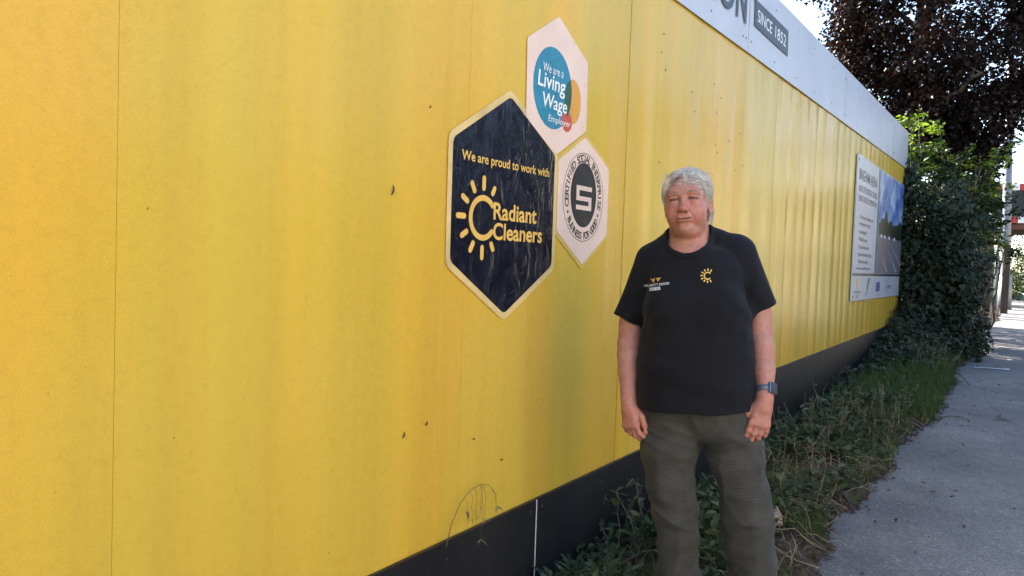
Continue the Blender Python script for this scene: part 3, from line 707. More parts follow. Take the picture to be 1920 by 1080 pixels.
def sd_tee_outer(p):
    fold = .0085*waves(p, 22, (1, .6, .5), 9)+.0034*waves(p, 55, (1, .7, .5), 8, 5)
    z = p[:, 2]
    a0, a1, b0, b1 = (np.interp(z, PZ, PT[k]).astype(f32) for k in range(4))
    ux = (p[:, 0]-(a0+a1)*.5)/((a1-a0)*.5); uy = (p[:, 1]-(b0+b1)*.5)/((b1-b0)*.5)
    d = ((np.abs(ux)**2.25+np.abs(uy)**2.25+1e-6)**(1/2.25)-1)*(b1-b0)*.5
    d = smax(d, z-1.385, .05); d = np.maximum(d, .74-z)
    for cx in (-.098, .040): d = smin(d, ell(p, (cx, -.092, 1.165), (.078, .068, .085)), .05)
    d = smin(d, cap(p, (-.100, .02, 1.400), (-.176, .022, 1.332), .048, .054), .03)
    d = smin(d, cap(p, (-.010, .02, 1.415), (.106, .022, 1.368), .046, .054), .03)
    d = smin(d, np.maximum(chain(p, [(-.055, -.004, 1.395, .078), (-.050, .004, 1.33, .104)], .02), ring_z(p)-.003), .02)
    s = np.minimum(sleeve(p, (-.176, .022, 1.322), (-.256, .030, 1.113), .063, .0535), sleeve(p, (.110, .022, 1.358), (.1915, .034, 1.172), .065, .0580))
    d = smin(d, s, .020)
    # drag folds from armpit and across the belly
    dl = np.exp(-((p[:, 0]+.19)/.07)**2-((z-1.16)/.10)**2)+np.exp(-((p[:, 0]-.13)/.07)**2-((z-1.17)/.10)**2)
    d = d+fold*(.55+1.2*dl)+.003*np.sin((z*1.0+np.abs(p[:, 0]+.02)*.9)*70+2*waves(p, 9))*dl
    cz = lambda sc, st, s0: np.exp(-(waves(p, sc, st, 7, s0)/.12)**2); d = d-.0045*cz(12, (1, .8, .7), 3)*np.clip(.45+dl, 0, 1)-.0035*cz(20, (.9, .8, 1.0), 12)*np.clip(.3+dl, 0, 1)
    d = d+.0035*np.sin((z+.25*p[:, 0])*46+3*waves(p, 8))*np.exp(-((z-.93)/.09)**2)*.7
    return d
HEM = lambda p: p[:, 2]-.05*(p[:, 0]+.015)-.822+.002*np.sin(p[:, 0]*33)
def sd_tee(p):
    d = sd_tee_outer(p); hm = HEM(p)
    d = smax(d, -hm, .004)
    hollow = np.maximum(d*0+np.maximum((np.sqrt(((p[:, 0]+.0145)/.190)**2+((p[:, 1]+.015)/.151)**2)-1)*.16, hm-.03), 0-hm-.2)
    d = np.maximum(d, -hollow)
    # neck opening
    nq = p-np.array([-.0585, -.022, 1.428], f32)
    ca, sa = math.cos(.50), math.sin(.50); y2 = nq[:, 1]*ca+nq[:, 2]*sa; z2 = -nq[:, 1]*sa+nq[:, 2]*ca
    hole = np.maximum((np.sqrt((nq[:, 0]/.0745)**2+(y2/.103)**2)-1)*.075, np.abs(z2)-.12)
    return smax(d, -hole, .004)
def sd_collar(p):
    nq = p-np.array([-.0585, -.022, 1.428], f32)
    ca, sa = math.cos(.50), math.sin(.50); y2 = nq[:, 1]*ca+nq[:, 2]*sa
    w = (np.sqrt((nq[:, 0]/.0745)**2+(y2/.103)**2)-1)*.080
    return np.maximum(np.abs(sd_tee_outer(p)-.0005)-.0032, np.abs(w-.006)-.0065)
TL_A = [(-.098, .00, .80, .094), (-.094, .00, .66, .0925), (-.083, -.006, .54, .0815), (-.070, -.010, .45, .0700), (-.054, -.004, .36, .0620), (-.043, .0, .25, .0650), (-.036, .006, .13, .0670), (-.036, .006, .075, .0640)]
TL_B = [(.098, .00, .80, .098), (.138, .00, .65, .0880), (.168, -.006, .54, .0770), (.176, -.010, .46, .0750), (.183, -.004, .38, .0690), (.206, .0, .28, .0730), (.224, .006, .13, .0690), (.226, .006, .075, .0660)]
def crease(p, scale, stretch, s0, w=.13): v = waves(p, scale, stretch, 7, s0); return np.exp(-(v/w)**2)
def sd_trousers(p):
    z = p[:, 2]; hip = smin(ell(p, (-.008, .008, .840), (.196, .146, .125)), cap(p, (.010, -.03, .785), (.012, .03, .780), .050, .050), .03)
    a = chain(p, TL_A, .03, 1.12); b = chain(p, TL_B, .03, 1.12)
    d = smin(np.minimum(a, b), hip, .035)
    d = smax(d, z-.885, .006)
    left = p[:, 0] < .005+.10*np.clip((.78-z), 0, 1)
    # horizontal pulls below the crotch, bunched cloth at knee and ankle
    ang = np.where(left, .35, -.35)
    wz = z+ang*(p[:, 0]-np.where(left, -.09, .13))
    cr = np.exp(-((z-.715)/.045)**2); sharp = lambda a: 1-2*np.abs(np.sin(a*.5))**.7
    mod = .5+.5*waves(p, 16, (1, 1, 1), 8, 6)*2.0; d = d-.0068*sharp(wz*140+3.0*waves(p, 12))*cr*mod
    kn = np.exp(-((z-.455)/.05)**2); d = d-.0076*sharp(wz*100+4.0*waves(p, 14, (1, 1, 1), 9, 3))*kn*mod
    an = np.exp(-((z-.24)/.09)**2); d = d-.0085*sharp((z-ang*1.6*p[:, 0])*66+4.5*waves(p, 11, (1, 1, 1), 9, 7))*an*mod
    d = d+.0065*waves(p, 30, (.8, .8, 1), 10, 2)+.0050*waves(p, 15, (1, 1, .6), 9, 11)-.0080*crease(p, 13, (.7, .7, 1.7), 4)*np.clip(.35+cr+kn+an, 0, 1)-.0060*crease(p, 17, (1, 1, .75), 15)-.0035*crease(p, 26, (.8, .8, 1.5), 9)*np.clip(.2+cr+kn+an, 0, 1)
    # stitched ribs over the knees
    kz = np.where(left, .578, .598); rib = np.clip(1-np.abs(z-kz)/.075, 0, 1); rib = np.clip(rib*6, 0, 1)*np.clip(-p[:, 1]/.03, 0, 1)
    d = d+.0011*np.sin((z+.35*ang*(p[:, 0]-np.where(left, -.09, .13)))*2*math.pi/.0105)*rib
    # front fly seam and side seam
    d = d+.003*np.exp(-((p[:, 0]-.010)/.004)**2)*np.clip((z-.765)*30, 0, 1)*(p[:, 1] < 0)
    # open cuff
    cuff = np.minimum(cap(p, (-.036, .006, .04), (-.036, .006, .12), .056, .056, 1.1), cap(p, (.226, .006, .04), (.226, .006, .12), .058, .058, 1.1))
    return np.maximum(smax(d, .062-z, .004), -cuff)
def sd_shoe(cx, ty):
    def f(p):
        q = p-np.array([cx, 0, 0], f32); ca, sa = math.cos(ty), math.sin(ty); q = np.stack([q[:, 0]*ca+q[:, 1]*sa, -q[:, 0]*sa+q[:, 1]*ca, q[:, 2]], -1)
        d = ell(q, (0, -.085, .040), (.047, .100, .048)); d = smin(d, ell(q, (0, .045, .045), (.040, .060, .060)), .03); d = smin(d, cap(q, (0, .03, .06), (0, .035, .10), .043, .045), .02)
        return smax(smin(d, np.maximum(np.maximum(np.sqrt((q[:, 0]/.052)**2+((q[:, 1]+.045)/.150)**2)-1, 0)*.05, np.abs(q[:, 2]-.012)-.011), .006), -q[:, 2], .003)
    return f
def skin_mat():
    m, nd, lk, P = newmat('skin'); at = nd.new('ShaderNodeAttribute'); at.attribute_name = 'skin_tone'; v = coords(nd, lk)
    c = mixc(nd, lk, .55, at.outputs['Color'], ramp(nd, lk, noise(nd, lk, v, 85, 4, .7), [(.3, (.66, .58, .58)), (.7, (1.24, 1.20, 1.18))]), 'MULTIPLY')
    c = mixc(nd, lk, .5, c, ramp(nd, lk, noise(nd, lk, v, 22, 3), [(.35, (1.06, .76, .74)), (.65, (.98, 1.08, 1.08))]), 'MULTIPLY')
    lk.new(c, P.inputs['Base Color']); P.inputs['Roughness'].default_value = .48; P.inputs['Specular IOR Level'].default_value = .4
    P.inputs['Subsurface Weight'].default_value = .0; P.inputs['Subsurface Radius'].default_value = (.012, .005, .003); P.inputs['Subsurface Scale'].default_value = .6
    lk.new(bump(nd, lk, noise(nd, lk, v, 300, 3), .22, .0015), P.inputs['Normal']); return m
def cloth_mat(name, c, var, rough, wscale, sheen=.15):
    m, nd, lk, P = newmat(name); v = coords(nd, lk)
    col = ramp(nd, lk, noise(nd, lk, v, 9, 5, .6), [(.3, tuple(x*(1-var) for x in c)), (.7, tuple(x*(1+var) for x in c))])
    lint = ramp(nd, lk, noise(nd, lk, v, 420, 2), [(.3, g3(.75)), (.75, g3(1.3))]); lk.new(mixc(nd, lk, .6, col, lint, 'MULTIPLY'), P.inputs['Base Color'])
    P.inputs['Roughness'].default_value = rough; P.inputs['Specular IOR Level'].default_value = .25
    P.inputs['Sheen Weight'].default_value = sheen; P.inputs['Sheen Roughness'].default_value = .5
    b = bump(nd, lk, noise(nd, lk, v, wscale, 2), .35, .0012); b = bump(nd, lk, noise(nd, lk, v, 45, 3), .25, .004, b); lk.new(b, P.inputs['Normal']); return m
M_SKIN = skin_mat(); M_TEE = cloth_mat('black_cotton', (.0036, .0038, .0068), .3, .85, 500, .05); M_TRO = cloth_mat('olive_twill', (.047, .046, .041), .32, .88, 420, .05)
M_SHOE = simple('dark_shoe', (.02, .02, .022), .5, .2, 20, .2); M_STRAP = simple('grey_watch_strap', (.16, .16, .20), .45, .1, 60, .2, .001, 300, .5, .5)
M_WFACE = simple('watch_glass', (.03, .03, .035), .08, .1, 8, 0); M_WCASE = simple('watch_case', (.30, .30, .32), .25, .05, 10, 0, metal=1)
PX = math.radians(20.78); person = empty('person', (.715, 2.49, .09), PX)
tag(person, 'grey-haired person in black T-shirt and olive trousers standing beside the hoarding', 'person')
# the grid is finer in height over the head so that lids and lips keep their edges
ZK_U = np.array([-.1, 1.38, 1.40, 1.42, 2.05]); ZK_Z = np.array([-.1, 1.38, 1.3980, 1.4100, 1.4100+.63*.42])
unwarp = lambda U: np.stack([U[:, 0], U[:, 1], np.interp(U[:, 2], ZK_U, ZK_Z).astype(f32)], -1).astype(f32)
V, Q = mesh_sdf(lambda U: sd_body(unwarp(U)), (-.40, -.26, -.02), (.36, .22, 2.03), .0030, 8, 2.2); V = unwarp(V.astype(f32)).astype(float)
body = from_np('body', V, Q, M_SKIN, person, True)
# natural skin tones: redder cheeks, nose and knuckles, lips, brows, lash line, plus painted crease shade
q = to_head(V.astype(f32)); ax = np.abs(q[:, 0]); C = np.tile(np.array([.400, .200, .152]), (len(V), 1))
def blend(c, w):
    global C
    w = np.clip(w, 0, 1)[:, None]; C = C*(1-w)+np.array(c)*w
hd = (V[:, 2] > 1.38)*1.0; G_ = lambda a, s_: np.exp(-(a/s_)**2)
blend((.42, .150, .125), .75*hd*G_(ax-.040, .022)*G_(q[:, 2]+.030, .030)*(q[:, 1] < -.02))
blend((.42, .148, .122), .7*hd*G_(q[:, 0], .016)*G_(q[:, 2]+.024, .018)*(q[:, 1] < -.08))
blend((.39, .165, .135), .7*hd*np.clip(1.5-((q[:, 0]/.0255)**2+((q[:, 2]+.0575)/.0080)**2), 0, 1)*(q[:, 1] < -.07))
blend((.04, .014, .013), 1.0*hd*G_(q[:, 2]+.0572-.0035*(ax/.025)**2, .0020)*np.clip((.029-ax)/.006, 0, 1)*(q[:, 1] < -.07))  # shade between the lips painted as a dark line
bz = .0300+.08*ax-16*np.maximum(0, ax-.032)**2
blend((.15, .095, .066), .85*hd*G_(q[:, 2]-bz, .0036)*np.clip((ax-.011)/.006, 0, 1)*np.clip((.051-ax)/.008, 0, 1)*(q[:, 1] < -.05))
ox = (ax-.031)/.0150; oz = (q[:, 2]-(.0078-.10*(ax-.031)))/.0034; eye = np.clip((1.15-(ox**2+oz**2))*4, 0, 1)*hd*(q[:, 1] < -.06)
blend((.13, .10, .09), .95*eye); blend((.030, .026, .024), eye*np.clip((.0062-np.abs(ax-.0300))/.0012, 0, 1))
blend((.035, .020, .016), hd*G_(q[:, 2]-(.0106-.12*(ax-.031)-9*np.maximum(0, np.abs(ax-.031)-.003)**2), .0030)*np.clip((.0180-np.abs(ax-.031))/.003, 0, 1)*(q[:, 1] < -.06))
blend((.16, .075, .062), .7*hd*G_(q[:, 2]-(.0048-.06*(ax-.031)+8*np.maximum(0, np.abs(ax-.031)-.003)**2), .0012)*np.clip((.0160-np.abs(ax-.031))/.003, 0, 1)*(q[:, 1] < -.06))
blend((.40, .185, .155), .40*hd*G_(ax-.031, .018)*G_(q[:, 2]-.002, .009)*(q[:, 1] < -.06))
blend((.10, .035, .030), .9*hd*G_(ax-.0068, .0040)*G_(q[:, 2]+.0355, .0026)*(q[:, 1] < -.085))  # nostril shade painted into the skin colour
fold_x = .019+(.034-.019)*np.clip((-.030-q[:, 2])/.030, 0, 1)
blend((.24, .095, .078), .60*hd*G_(ax-fold_x, .0026)*np.clip((.068+q[:, 2])/.008, 0, 1)*np.clip((-.026-q[:, 2])/.008, 0, 1)*(q[:, 1] < -.06))  # fold shade painted along the smile lines
hz = (V[:, 2] < .90)&(V[:, 2] > .70); blend((.42, .175, .135), .5*hz)
at = body.data.color_attributes.new('skin_tone', 'FLOAT_COLOR', 'POINT'); at.data.foreach_set('color', np.concatenate([C, np.ones((len(C), 1))], 1).astype(f32).ravel())
V, Q = mesh_sdf(sd_tee, (-.36, -.24, .78), (.30, .24, 1.52), .0032); tee = from_np('t_shirt', V, Q, M_TEE, person, True); tag(tee, 'black short-sleeved T-shirt with small chest logos')
TV, TQ = V, Q
V, Q = mesh_sdf(sd_collar, (-.18, -.20, 1.30), (.10, .16, 1.56), .0026); from_np('collar', V, Q, M_TEE, tee, True)
V, Q = mesh_sdf(sd_trousers, (-.26, -.24, .04), (.36, .22, .92), .0032); tro = from_np('trousers', V, Q, M_TRO, person, True); tag(tro, 'olive trousers with stitched ribs over the knees')
for cx, ty in ((-.036, -.12), (.232, .22)):
    V, Q = mesh_sdf(sd_shoe(cx, ty), (cx-.12, -.26, -.02), (cx+.12, .15, .16), .005); from_np('shoe', V, Q, M_SHOE, person, True)
# ------------------------------------------------------------------ watch on the image-right wrist
wc = np.array([.2160, -.0630, .908]); wax = np.array([-.02, .46, 1.0]); wax /= np.linalg.norm(wax)
e1 = np.array([.66, -.74, 0]); e1 -= wax*(wax@e1); e1 /= np.linalg.norm(e1); e2 = np.cross(wax, e1)
watch = empty('watch'); watch.parent = person; tag(watch, 'smart watch with grey strap on the wrist')
mm = MB(); n = 36; Vw = []
for k in range(n):
    a = 2*math.pi*k/n; r = e1*math.cos(a)+e2*math.sin(a)
    for rr, hh in ((.0270, -.0100), (.0312, -.0095), (.0312, .0095), (.0270, .0100)): Vw.append(wc+r*rr+wax*hh)
mm.add(Vw, [(4*k+i, 4*k+(i+1) % 4, 4*((k+1) % n)+(i+1) % 4, 4*((k+1) % n)+i) for k in range(n) for i in range(4)]); mm.build('strap', M_STRAP, watch, True)
def wbox(d0, d1, a, b):
    P = [wc+e1*d+e2*u+wax*v for d in (d0, d1) for u, v in ((-a, -b), (a, -b), (a, b), (-a, b))]; k = MB(); k.hexa(P); return k
wbox(.0255, .0345, .0170, .0195).build('case', M_WCASE, watch, bevel=.0025); wbox(.0346, .0353, .0150, .0172).build('screen', M_WFACE, watch, bevel=.0006)
# ------------------------------------------------------------------ chest prints follow the cloth
bvh = BVHTree.FromPolygons([tuple(v) for v in TV], [tuple(int(i) for i in q) for q in TQ])
def print_on_tee(polys, name, m, off=.0022):
    mm = MB()
    for P, Fc in polys:
        Vn = []
        for (x, z) in P:
            h = bvh.ray_cast(Vector((x, -.6, z)), Vector((0, 1, 0)))[0]; Vn.append((x, (h.y if h else -.15)-off, z))
        mm.add(Vn, Fc)
    return mm.build(name, m, tee, True)
LC = (.012, 1.283); Ls = .158
polys = [(lambda vf: (vf[0], vf[1]))(arcband(LC[0], LC[1], .083*Ls, .083*Ls, .023*Ls, .023*Ls, math.radians(42), math.radians(318), 24))]
for a in (60, 90, 120, 150, 180, 210, 240, 270, 300): q = bar(LC, math.radians(a), .100*Ls, .152*Ls, .024*Ls); polys.append((q, [tuple(range(len(q)))]))
print_on_tee(polys, 'sun_logo', simple('yellow_print', (.78, .52, .10), .6, .06, 30, 0))
rot = lambda P, o=(-.158, 1.248), a=.17: [(o[0]+x*math.cos(a)-y*math.sin(a), o[1]+x*math.sin(a)+y*math.cos(a)) for x, y in P]
print_on_tee([(rot([(-.018, .020), (.001, .020), (-.006, .004)]), [(0, 1, 2)]), (rot([(.003, .020), (.021, .020), (.009, .007)]), [(0, 1, 2)])], 'gold_triangles', simple('gold_thread', (.55, .33, .10), .5, .1, 60, 0))
tv, tf = fit(text_mesh('WILLMOTT DIXON', bold=.015), -.045, .046, -.0065, .0015)
print_on_tee([(rot(tv), tf), (rot([(-.024+.039*i/8, -.0205+.010*j/2) for i in range(9) for j in range(3)]), [(3*i+j, 3*i+3+j, 3*i+4+j, 3*i+1+j) for i in range(8) for j in range(2)])], 'name_print', simple('white_thread', (.72, .74, .78), .6, .05, 60, 0))
tv, tf = fit(text_mesh('SINCE 1852', bold=.01), -.021, .012, -.0182, -.0128); print_on_tee([(rot(tv), tf)], 'date_print', M_CHAR, .0030)
# ------------------------------------------------------------------ hair: a soft cap plus combed strands
def sd_hair(p):
    q = to_head(p); s_ = np.abs(q[:, 0])
    d = ell(q, (0, .014, .038), (.0805, .098, .0860)); d = smin(d, ell(q, (0, .060, -.045), (.066, .042, .060)), .03)
    cut = (-.76*(q[:, 1]+.062)-.65*(q[:, 2]-.092))+.10*np.maximum(0, .040-s_)*.6
    d = smax(d, cut*.9, .012)
    d = smax(d, -(ell(np.stack([s_, q[:, 1], q[:, 2]], -1), (.080, .004, -.012), (.018, .022, .034))), .008)
    return d+.0022*np.sin(np.arctan2(q[:, 0], q[:, 2]+.04)*34+3*waves(q, 20))+.002*waves(q, 60)
def hair_mat():
    m, nd, lk, P = newmat('grey_hair'); ge = nd.new('ShaderNodeNewGeometry'); v = coords(nd, lk)
    c = ramp(nd, lk, ge.outputs['Random Per Island'], [(0, (.20, .185, .17)), (.35, (.48, .44, .39)), (.7, (.72, .67, .60)), (1, (.86, .82, .75))])
    c = mixc(nd, lk, .5, c, ramp(nd, lk, noise(nd, lk, v, 30, 3), [(.3, g3(.6)), (.7, g3(1.25))]), 'MULTIPLY')
    lk.new(c, P.inputs['Base Color']); P.inputs['Roughness'].default_value = .42; P.inputs['Specular IOR Level'].default_value = .4; return m
M_HAIR = hair_mat(); V, Q = mesh_sdf(sd_hair, (-.20, -.18, 1.38), (.07, .14, 1.69), .0030); hair = from_np('hair', V, Q, simple('grey_hair_mass', (.50, .46, .41), .6, .3, 40, .5, .003, 120, .3, stretch=(1, 1, .3)), person, True); tag(hair, 'short swept-back grey hair')
hq = to_head(V.astype(f32)); rs = np.random.default_rng(11); pick = rs.choice(len(V), 6500)
SV, SF = [], []; ec0, er0 = (0, .014, .038), (.0815, .099, .0870)
ec, er = np.array([0, .014, .038]), np.array([.0815, .099, .0870])
starts = [hq[i].astype(float).copy() for i in pick]
for k in range(1300):      # soft hairline: fine strands rooted in the brow and temples
    xx = rs.uniform(-.066, .066); zz = .099-7.5*xx*xx+rs.normal(0, .004); rr_ = max(.02, 1-((xx)/er0[0])**2-((zz-ec0[2])/er0[2])**2); starts.append(np.array([xx, ec0[1]-er0[1]*math.sqrt(rr_)*.985, zz]))
for x in starts:
    x = x.copy(); L = rs.uniform(.035, .085); w = rs.uniform(.0003, .0006); lift = rs.uniform(.000, .0075); pts = []
    side = np.sign(x[0]+.012) or 1
    for k in range(7):
        nrm = (x-ec)/er**2; nrm /= np.linalg.norm(nrm)
        fl = np.array([side*(.55+1.5*max(0, x[2])*4), .75, -.35-.6*max(0, .08-x[2])*6])+rs.normal(0, .10, 3)
        fl -= nrm*(fl@nrm); fl /= np.linalg.norm(fl)+1e-9
        if x[2] > -.03 or k == 0:
            rr = np.sqrt((((x-ec)/er)**2).sum()); x = ec+(x-ec)/rr*1.0 if x[2] > -.01 else x
        pts.append((x+nrm*(lift*math.sin(math.pi*min(1, k/5))+.0006), np.cross(nrm, fl))); x = x+fl*L/6
    b0 = len(SV)
    for k, (pp, sd_) in enumerate(pts): ww = w*(1-(k/6.2)**2*.8); SV += [pp-sd_*ww, pp+sd_*ww]
    SF += [(b0+2*k, b0+2*k+1, b0+2*k+3, b0+2*k+2) for k in range(6)]
def wisp(p0, p1, bow, w=.0010):
    b0 = len(SV); p0, p1 = np.array(p0), np.array(p1)
    for k in range(7):
        t = k/6; pp = p0+(p1-p0)*t+np.array(bow)*math.sin(math.pi*t); SV.extend([pp-np.array([w*(1-t*.7), 0, 0]), pp+np.array([w*(1-t*.7), 0, 0])])
    SF.extend([(b0+2*k, b0+2*k+1, b0+2*k+3, b0+2*k+2) for k in range(6)])
for k in range(11): x = rs.normal(.014, .006); wisp((x-.012, -.062, .104+rs.uniform(-.006, .004)), (x+rs.uniform(-.004, .014), -.0955+rs.uniform(-.002, .003), rs.uniform(.042, .070)), (0, -.012, .006))
for k in range(60): s_ = rs.choice([-1, 1]); wisp((s_*rs.uniform(.03, .055), -.056, .090), (s_*rs.uniform(.068, .080), rs.uniform(-.045, -.02), rs.uniform(-.01, .04)), (s_*.008, -.012, 0))
for k in range(70): wisp((.060+rs.uniform(0, .014), .03+rs.uniform(-.01, .03), .0), (.058+rs.uniform(0, .018), .035+rs.uniform(0, .03), -.062+rs.uniform(-.02, .02)), (.008, 0, 0), .0012)
for k in range(110): a = rs.uniform(0, 6.28); wisp((.07*math.cos(a), .02+.06*math.sin(a), .085+rs.uniform(0, .02)), (.092*math.cos(a), .03+.09*math.sin(a), .06+rs.uniform(-.03, .05)), (0, 0, .012), .0005)
from_np('hair_strands', from_head(np.array(SV)), np.array(SF), M_HAIR, hair, True)['kind'] = 'stuff'
# ================================================================== foliage
def unit(v): return v/(np.linalg.norm(v, axis=-1, keepdims=True)+1e-9)
LEAF = {
 'maple': (np.array([(0, 0, 0), (.28, .12, .03), (.52, .42, .0), (.22, .50, .05), (.0, 1.0, -.05), (-.22, .50, .05), (-.52, .42, 0), (-.28, .12, .03)]), [(0, 1, 2, 3), (0, 3, 4, 5), (0, 5, 6, 7)]),
 'oval': (np.array([(0, 0, 0), (.20, .30, .05), (.17, .68, .03), (0, 1, -.08), (-.17, .68, .03), (-.20, .30, .05)]), [(0, 1, 2, 3), (0, 3, 4, 5)]),
 'ivy': (np.array([(0, 0, 0), (.36, .0, .03), (.48, .36, 0), (.24, .50, .05), (0, 1.0, -.04), (-.24, .50, .05), (-.48, .36, 0), (-.36, .0, .03)]), [(0, 1, 2, 3), (0, 3, 4, 5), (0, 5, 6, 7)]),
 'lance': (np.array([(0, 0, 0), (.10, .35, .03), (0, 1, -.10), (-.10, .35, .03)]), [(0, 1, 2, 3)])}
def leaf_mesh(pos, up, fwd, size, kind):
    "pos (N,3); fwd leaf axis; up leaf normal"
    T, Fc = LEAF[kind]; fwd = unit(fwd); nx = unit(np.cross(fwd, up)); up = np.cross(nx, fwd); sz = np.broadcast_to(np.asarray(size, float), (len(pos),))
    V = pos[:, None, :]+sz[:, None, None]*(T[None, :, 0:1]*nx[:, None]+T[None, :, 1:2]*fwd[:, None]+T[None, :, 2:3]*up[:, None])
    k = len(T); base = (np.arange(len(pos))*k)[:, None, None]; return V.reshape(-1, 3), (base+np.array(Fc)[None]).reshape(-1, len(Fc[0]))
def blades(pos, h, lean, w, n=4):
    "grass: pos (N,3), lean (N,2)"
    N = len(pos); t = np.linspace(0, 1, n); side = np.stack([-lean[:, 1], lean[:, 0]], -1); side = side/(np.linalg.norm(side, axis=1, keepdims=True)+1e-9)
    V = np.zeros((N, n, 2, 3)); 
    for i, tt in enumerate(t):
        c = pos.copy(); c[:, :2] += lean*(tt**1.8)[None] if np.ndim(tt) else lean*tt**1.8; c[:, 2] += h*(tt-.35*tt**2.5*np.minimum(1, np.linalg.norm(lean, axis=1)/np.maximum(h, 1e-3)))
        ww = (w*(1-tt**1.5)+.0004)[:, None]; V[:, i, 0, :2] = c[:, :2]-side*ww; V[:, i, 1, :2] = c[:, :2]+side*ww; V[:, i, :, 2] = c[:, 2:3]
    b = (np.arange(N)*n*2)[:, None, None]; q = np.array([(2*i, 2*i+1, 2*i+3, 2*i+2) for i in range(n-1)])
    return V.reshape(-1, 3), (b+q[None]).reshape(-1, 4)
def merge(parts):
    V, Fs, b = [], [], 0
    for v, f in parts: V.append(v); Fs.append(f+b); b += len(v)
    return np.concatenate(V), np.concatenate(Fs)
M_COPPER = leafmat('copper_leaf', [(.007, .004, .004), (.010, .005, .005), (.014, .006, .005), (.008, .005, .005), (.032, .011, .007)], .22, (1.4, .8, .6))
M_ASHL = leafmat('shrub_leaf', [(.014, .028, .009), (.022, .042, .012), (.030, .056, .015), (.050, .085, .020)], .30, (1.3, 1.3, .5))
M_TIP = leafmat('sunlit_tip_leaf', [(.14, .22, .035), (.20, .28, .045), (.10, .17, .03)], .45, (1.3, 1.3, .5))  # sunlit look of the light green tips put into the leaf colour
M_IVY = leafmat('ivy_leaf', [(.009, .018, .008), (.015, .027, .012), (.021, .034, .016), (.030, .042, .022), (.045, .050, .032)], .12, None, .5)
M_WEED = leafmat('weed_leaf', [(.028, .050, .022), (.050, .082, .034), (.075, .105, .048), (.115, .140, .080)], .30, None, .5)
M_GRASS = leafmat('grass_blade', [(.035, .070, .020), (.055, .105, .028), (.080, .135, .036), (.115, .140, .055)], .35, None, .5)
M_STRAW = leafmat('dry_straw', [(.18, .14, .085), (.28, .22, .14), (.38, .31, .21), (.13, .095, .06)], .15, None, .7)
M_DEAD = leafmat('dead_leaf', [(.055, .038, .024), (.085, .058, .034), (.12, .085, .05), (.04, .03, .022)], .1, None, .8)
M_BARK = simple('bark', (.085, .062, .052), .9, .4, 18, .8, .012, 30, .2, stretch=(1, 1, .25))
M_TWIG = simple('twig', (.10, .078, .058), .85, .3, 30, .3, .002, 90)
def limb(mb, p0, p1, r0, r1, bow=.1, n=7, sides=7):
    p0, p1 = Vector(p0), Vector(p1); L = (p1-p0).length; off = Vector(RNG.normal(0, 1, 3))*bow*L; P = []
    for i in range(n):
        t = i/(n-1); P.append(p0.lerp(p1, t)+off*math.sin(math.pi*t)*.5+Vector(RNG.normal(0, .012*L, 3))*(0 < i < n-1))
    mb.tube(P, [r0+(r1-r0)*(i/(n-1))**.8 for i in range(n)], sides); return P
# ------------------------------------------------------------------ copper-leaved maple past the end of the hoarding
def maple():
    root = empty('maple_tree', (-.45, 16.2, zg(16.2))); tag(root, 'tall dark copper-leaved maple tree rising beyond the hoarding end', 'tree')
    mb = MB(); tr = limb(mb, (0, 0, -.1), (.10, .1, 6.4), .21, .13, .03, 12, 12); limb(mb, tr[-1], (.25, .15, 10.2), .13, .04, .05, 8, 8)
    limbs = []
    for k in range(15):
        a = k*2.4+.4; z = 3.4+5.2*(k/15); tp = Vector((.10*z/6.4, .1*z/6.4, z)); L = RNG.uniform(1.7, 2.9)*(1-.03*k)
        e = tp+Vector((math.cos(a)*L, math.sin(a)*L, RNG.uniform(.3, 1.4))); limbs.append(limb(mb, tp, e, .075*(1-.03*k), .018, .16))
    limbs.append(limb(mb, (.03, 0, 3.0), (-1.15, -.7, 3.15), .055, .02, .35))
    cl = []
    for P in limbs:
        for j in range(9):
            t = RNG.uniform(.35, 1); i = min(len(P)-2, int(t*(len(P)-1))); q = P[i].lerp(P[i+1], t*(len(P)-1)-i)
            d = Vector(unit(RNG.normal(0, 1, 3)))*RNG.uniform(.3, .95); d.z = d.z*.6; limb(mb, q, q+d, .014, .004, .15, 4, 4); cl.append(q+d)
    mb.build('trunk', M_BARK, root, True)
    # fill the crown's volume with leaf sprays
    C = np.array([.75, .3, 6.9]); R = np.array([2.85, 2.9, 3.6]); extra = []
    while len(extra) < 520:
        q = unit(RNG.normal(0, 1, 3))*RNG.uniform(.45, 1)**.6
        x = C+q*R*(1+.16*math.sin(q[0]*7+1)*math.cos(q[2]*6+q[1]*5))
        if x[2] > 3.55-.25*(x[0] > .6): extra.append(x)
    # low skirt towards the path
    for k in range(46): extra.append(np.array([RNG.uniform(.2, 1.35), RNG.uniform(-1.2, .8), RNG.uniform(3.1, 4.2)]))
    for k in range(16): extra.append(np.array([RNG.uniform(-1.6, -.5), RNG.uniform(-.8, .6), RNG.uniform(3.0, 4.4)]))
    cen = np.array([tuple(c) for c in cl]+[tuple(e) for e in extra]); n = 150
    P = np.repeat(cen, n, 0); P = P+unit(RNG.normal(0, 1, P.shape))*(RNG.uniform(0, 1, (len(P), 1))**.5)*np.array([.42, .42, .30])
    ax = unit(RNG.normal(0, 1, P.shape)+np.array([0, 0, -.5])); up = unit(RNG.normal(0, .55, P.shape)+np.array([0, 0, 1]))
    V, Fs = leaf_mesh(P, up, ax, RNG.uniform(.055, .105, len(P)), 'maple'); o = from_np('crown', V, Fs, M_COPPER, root); o['kind'] = 'stuff'
maple()
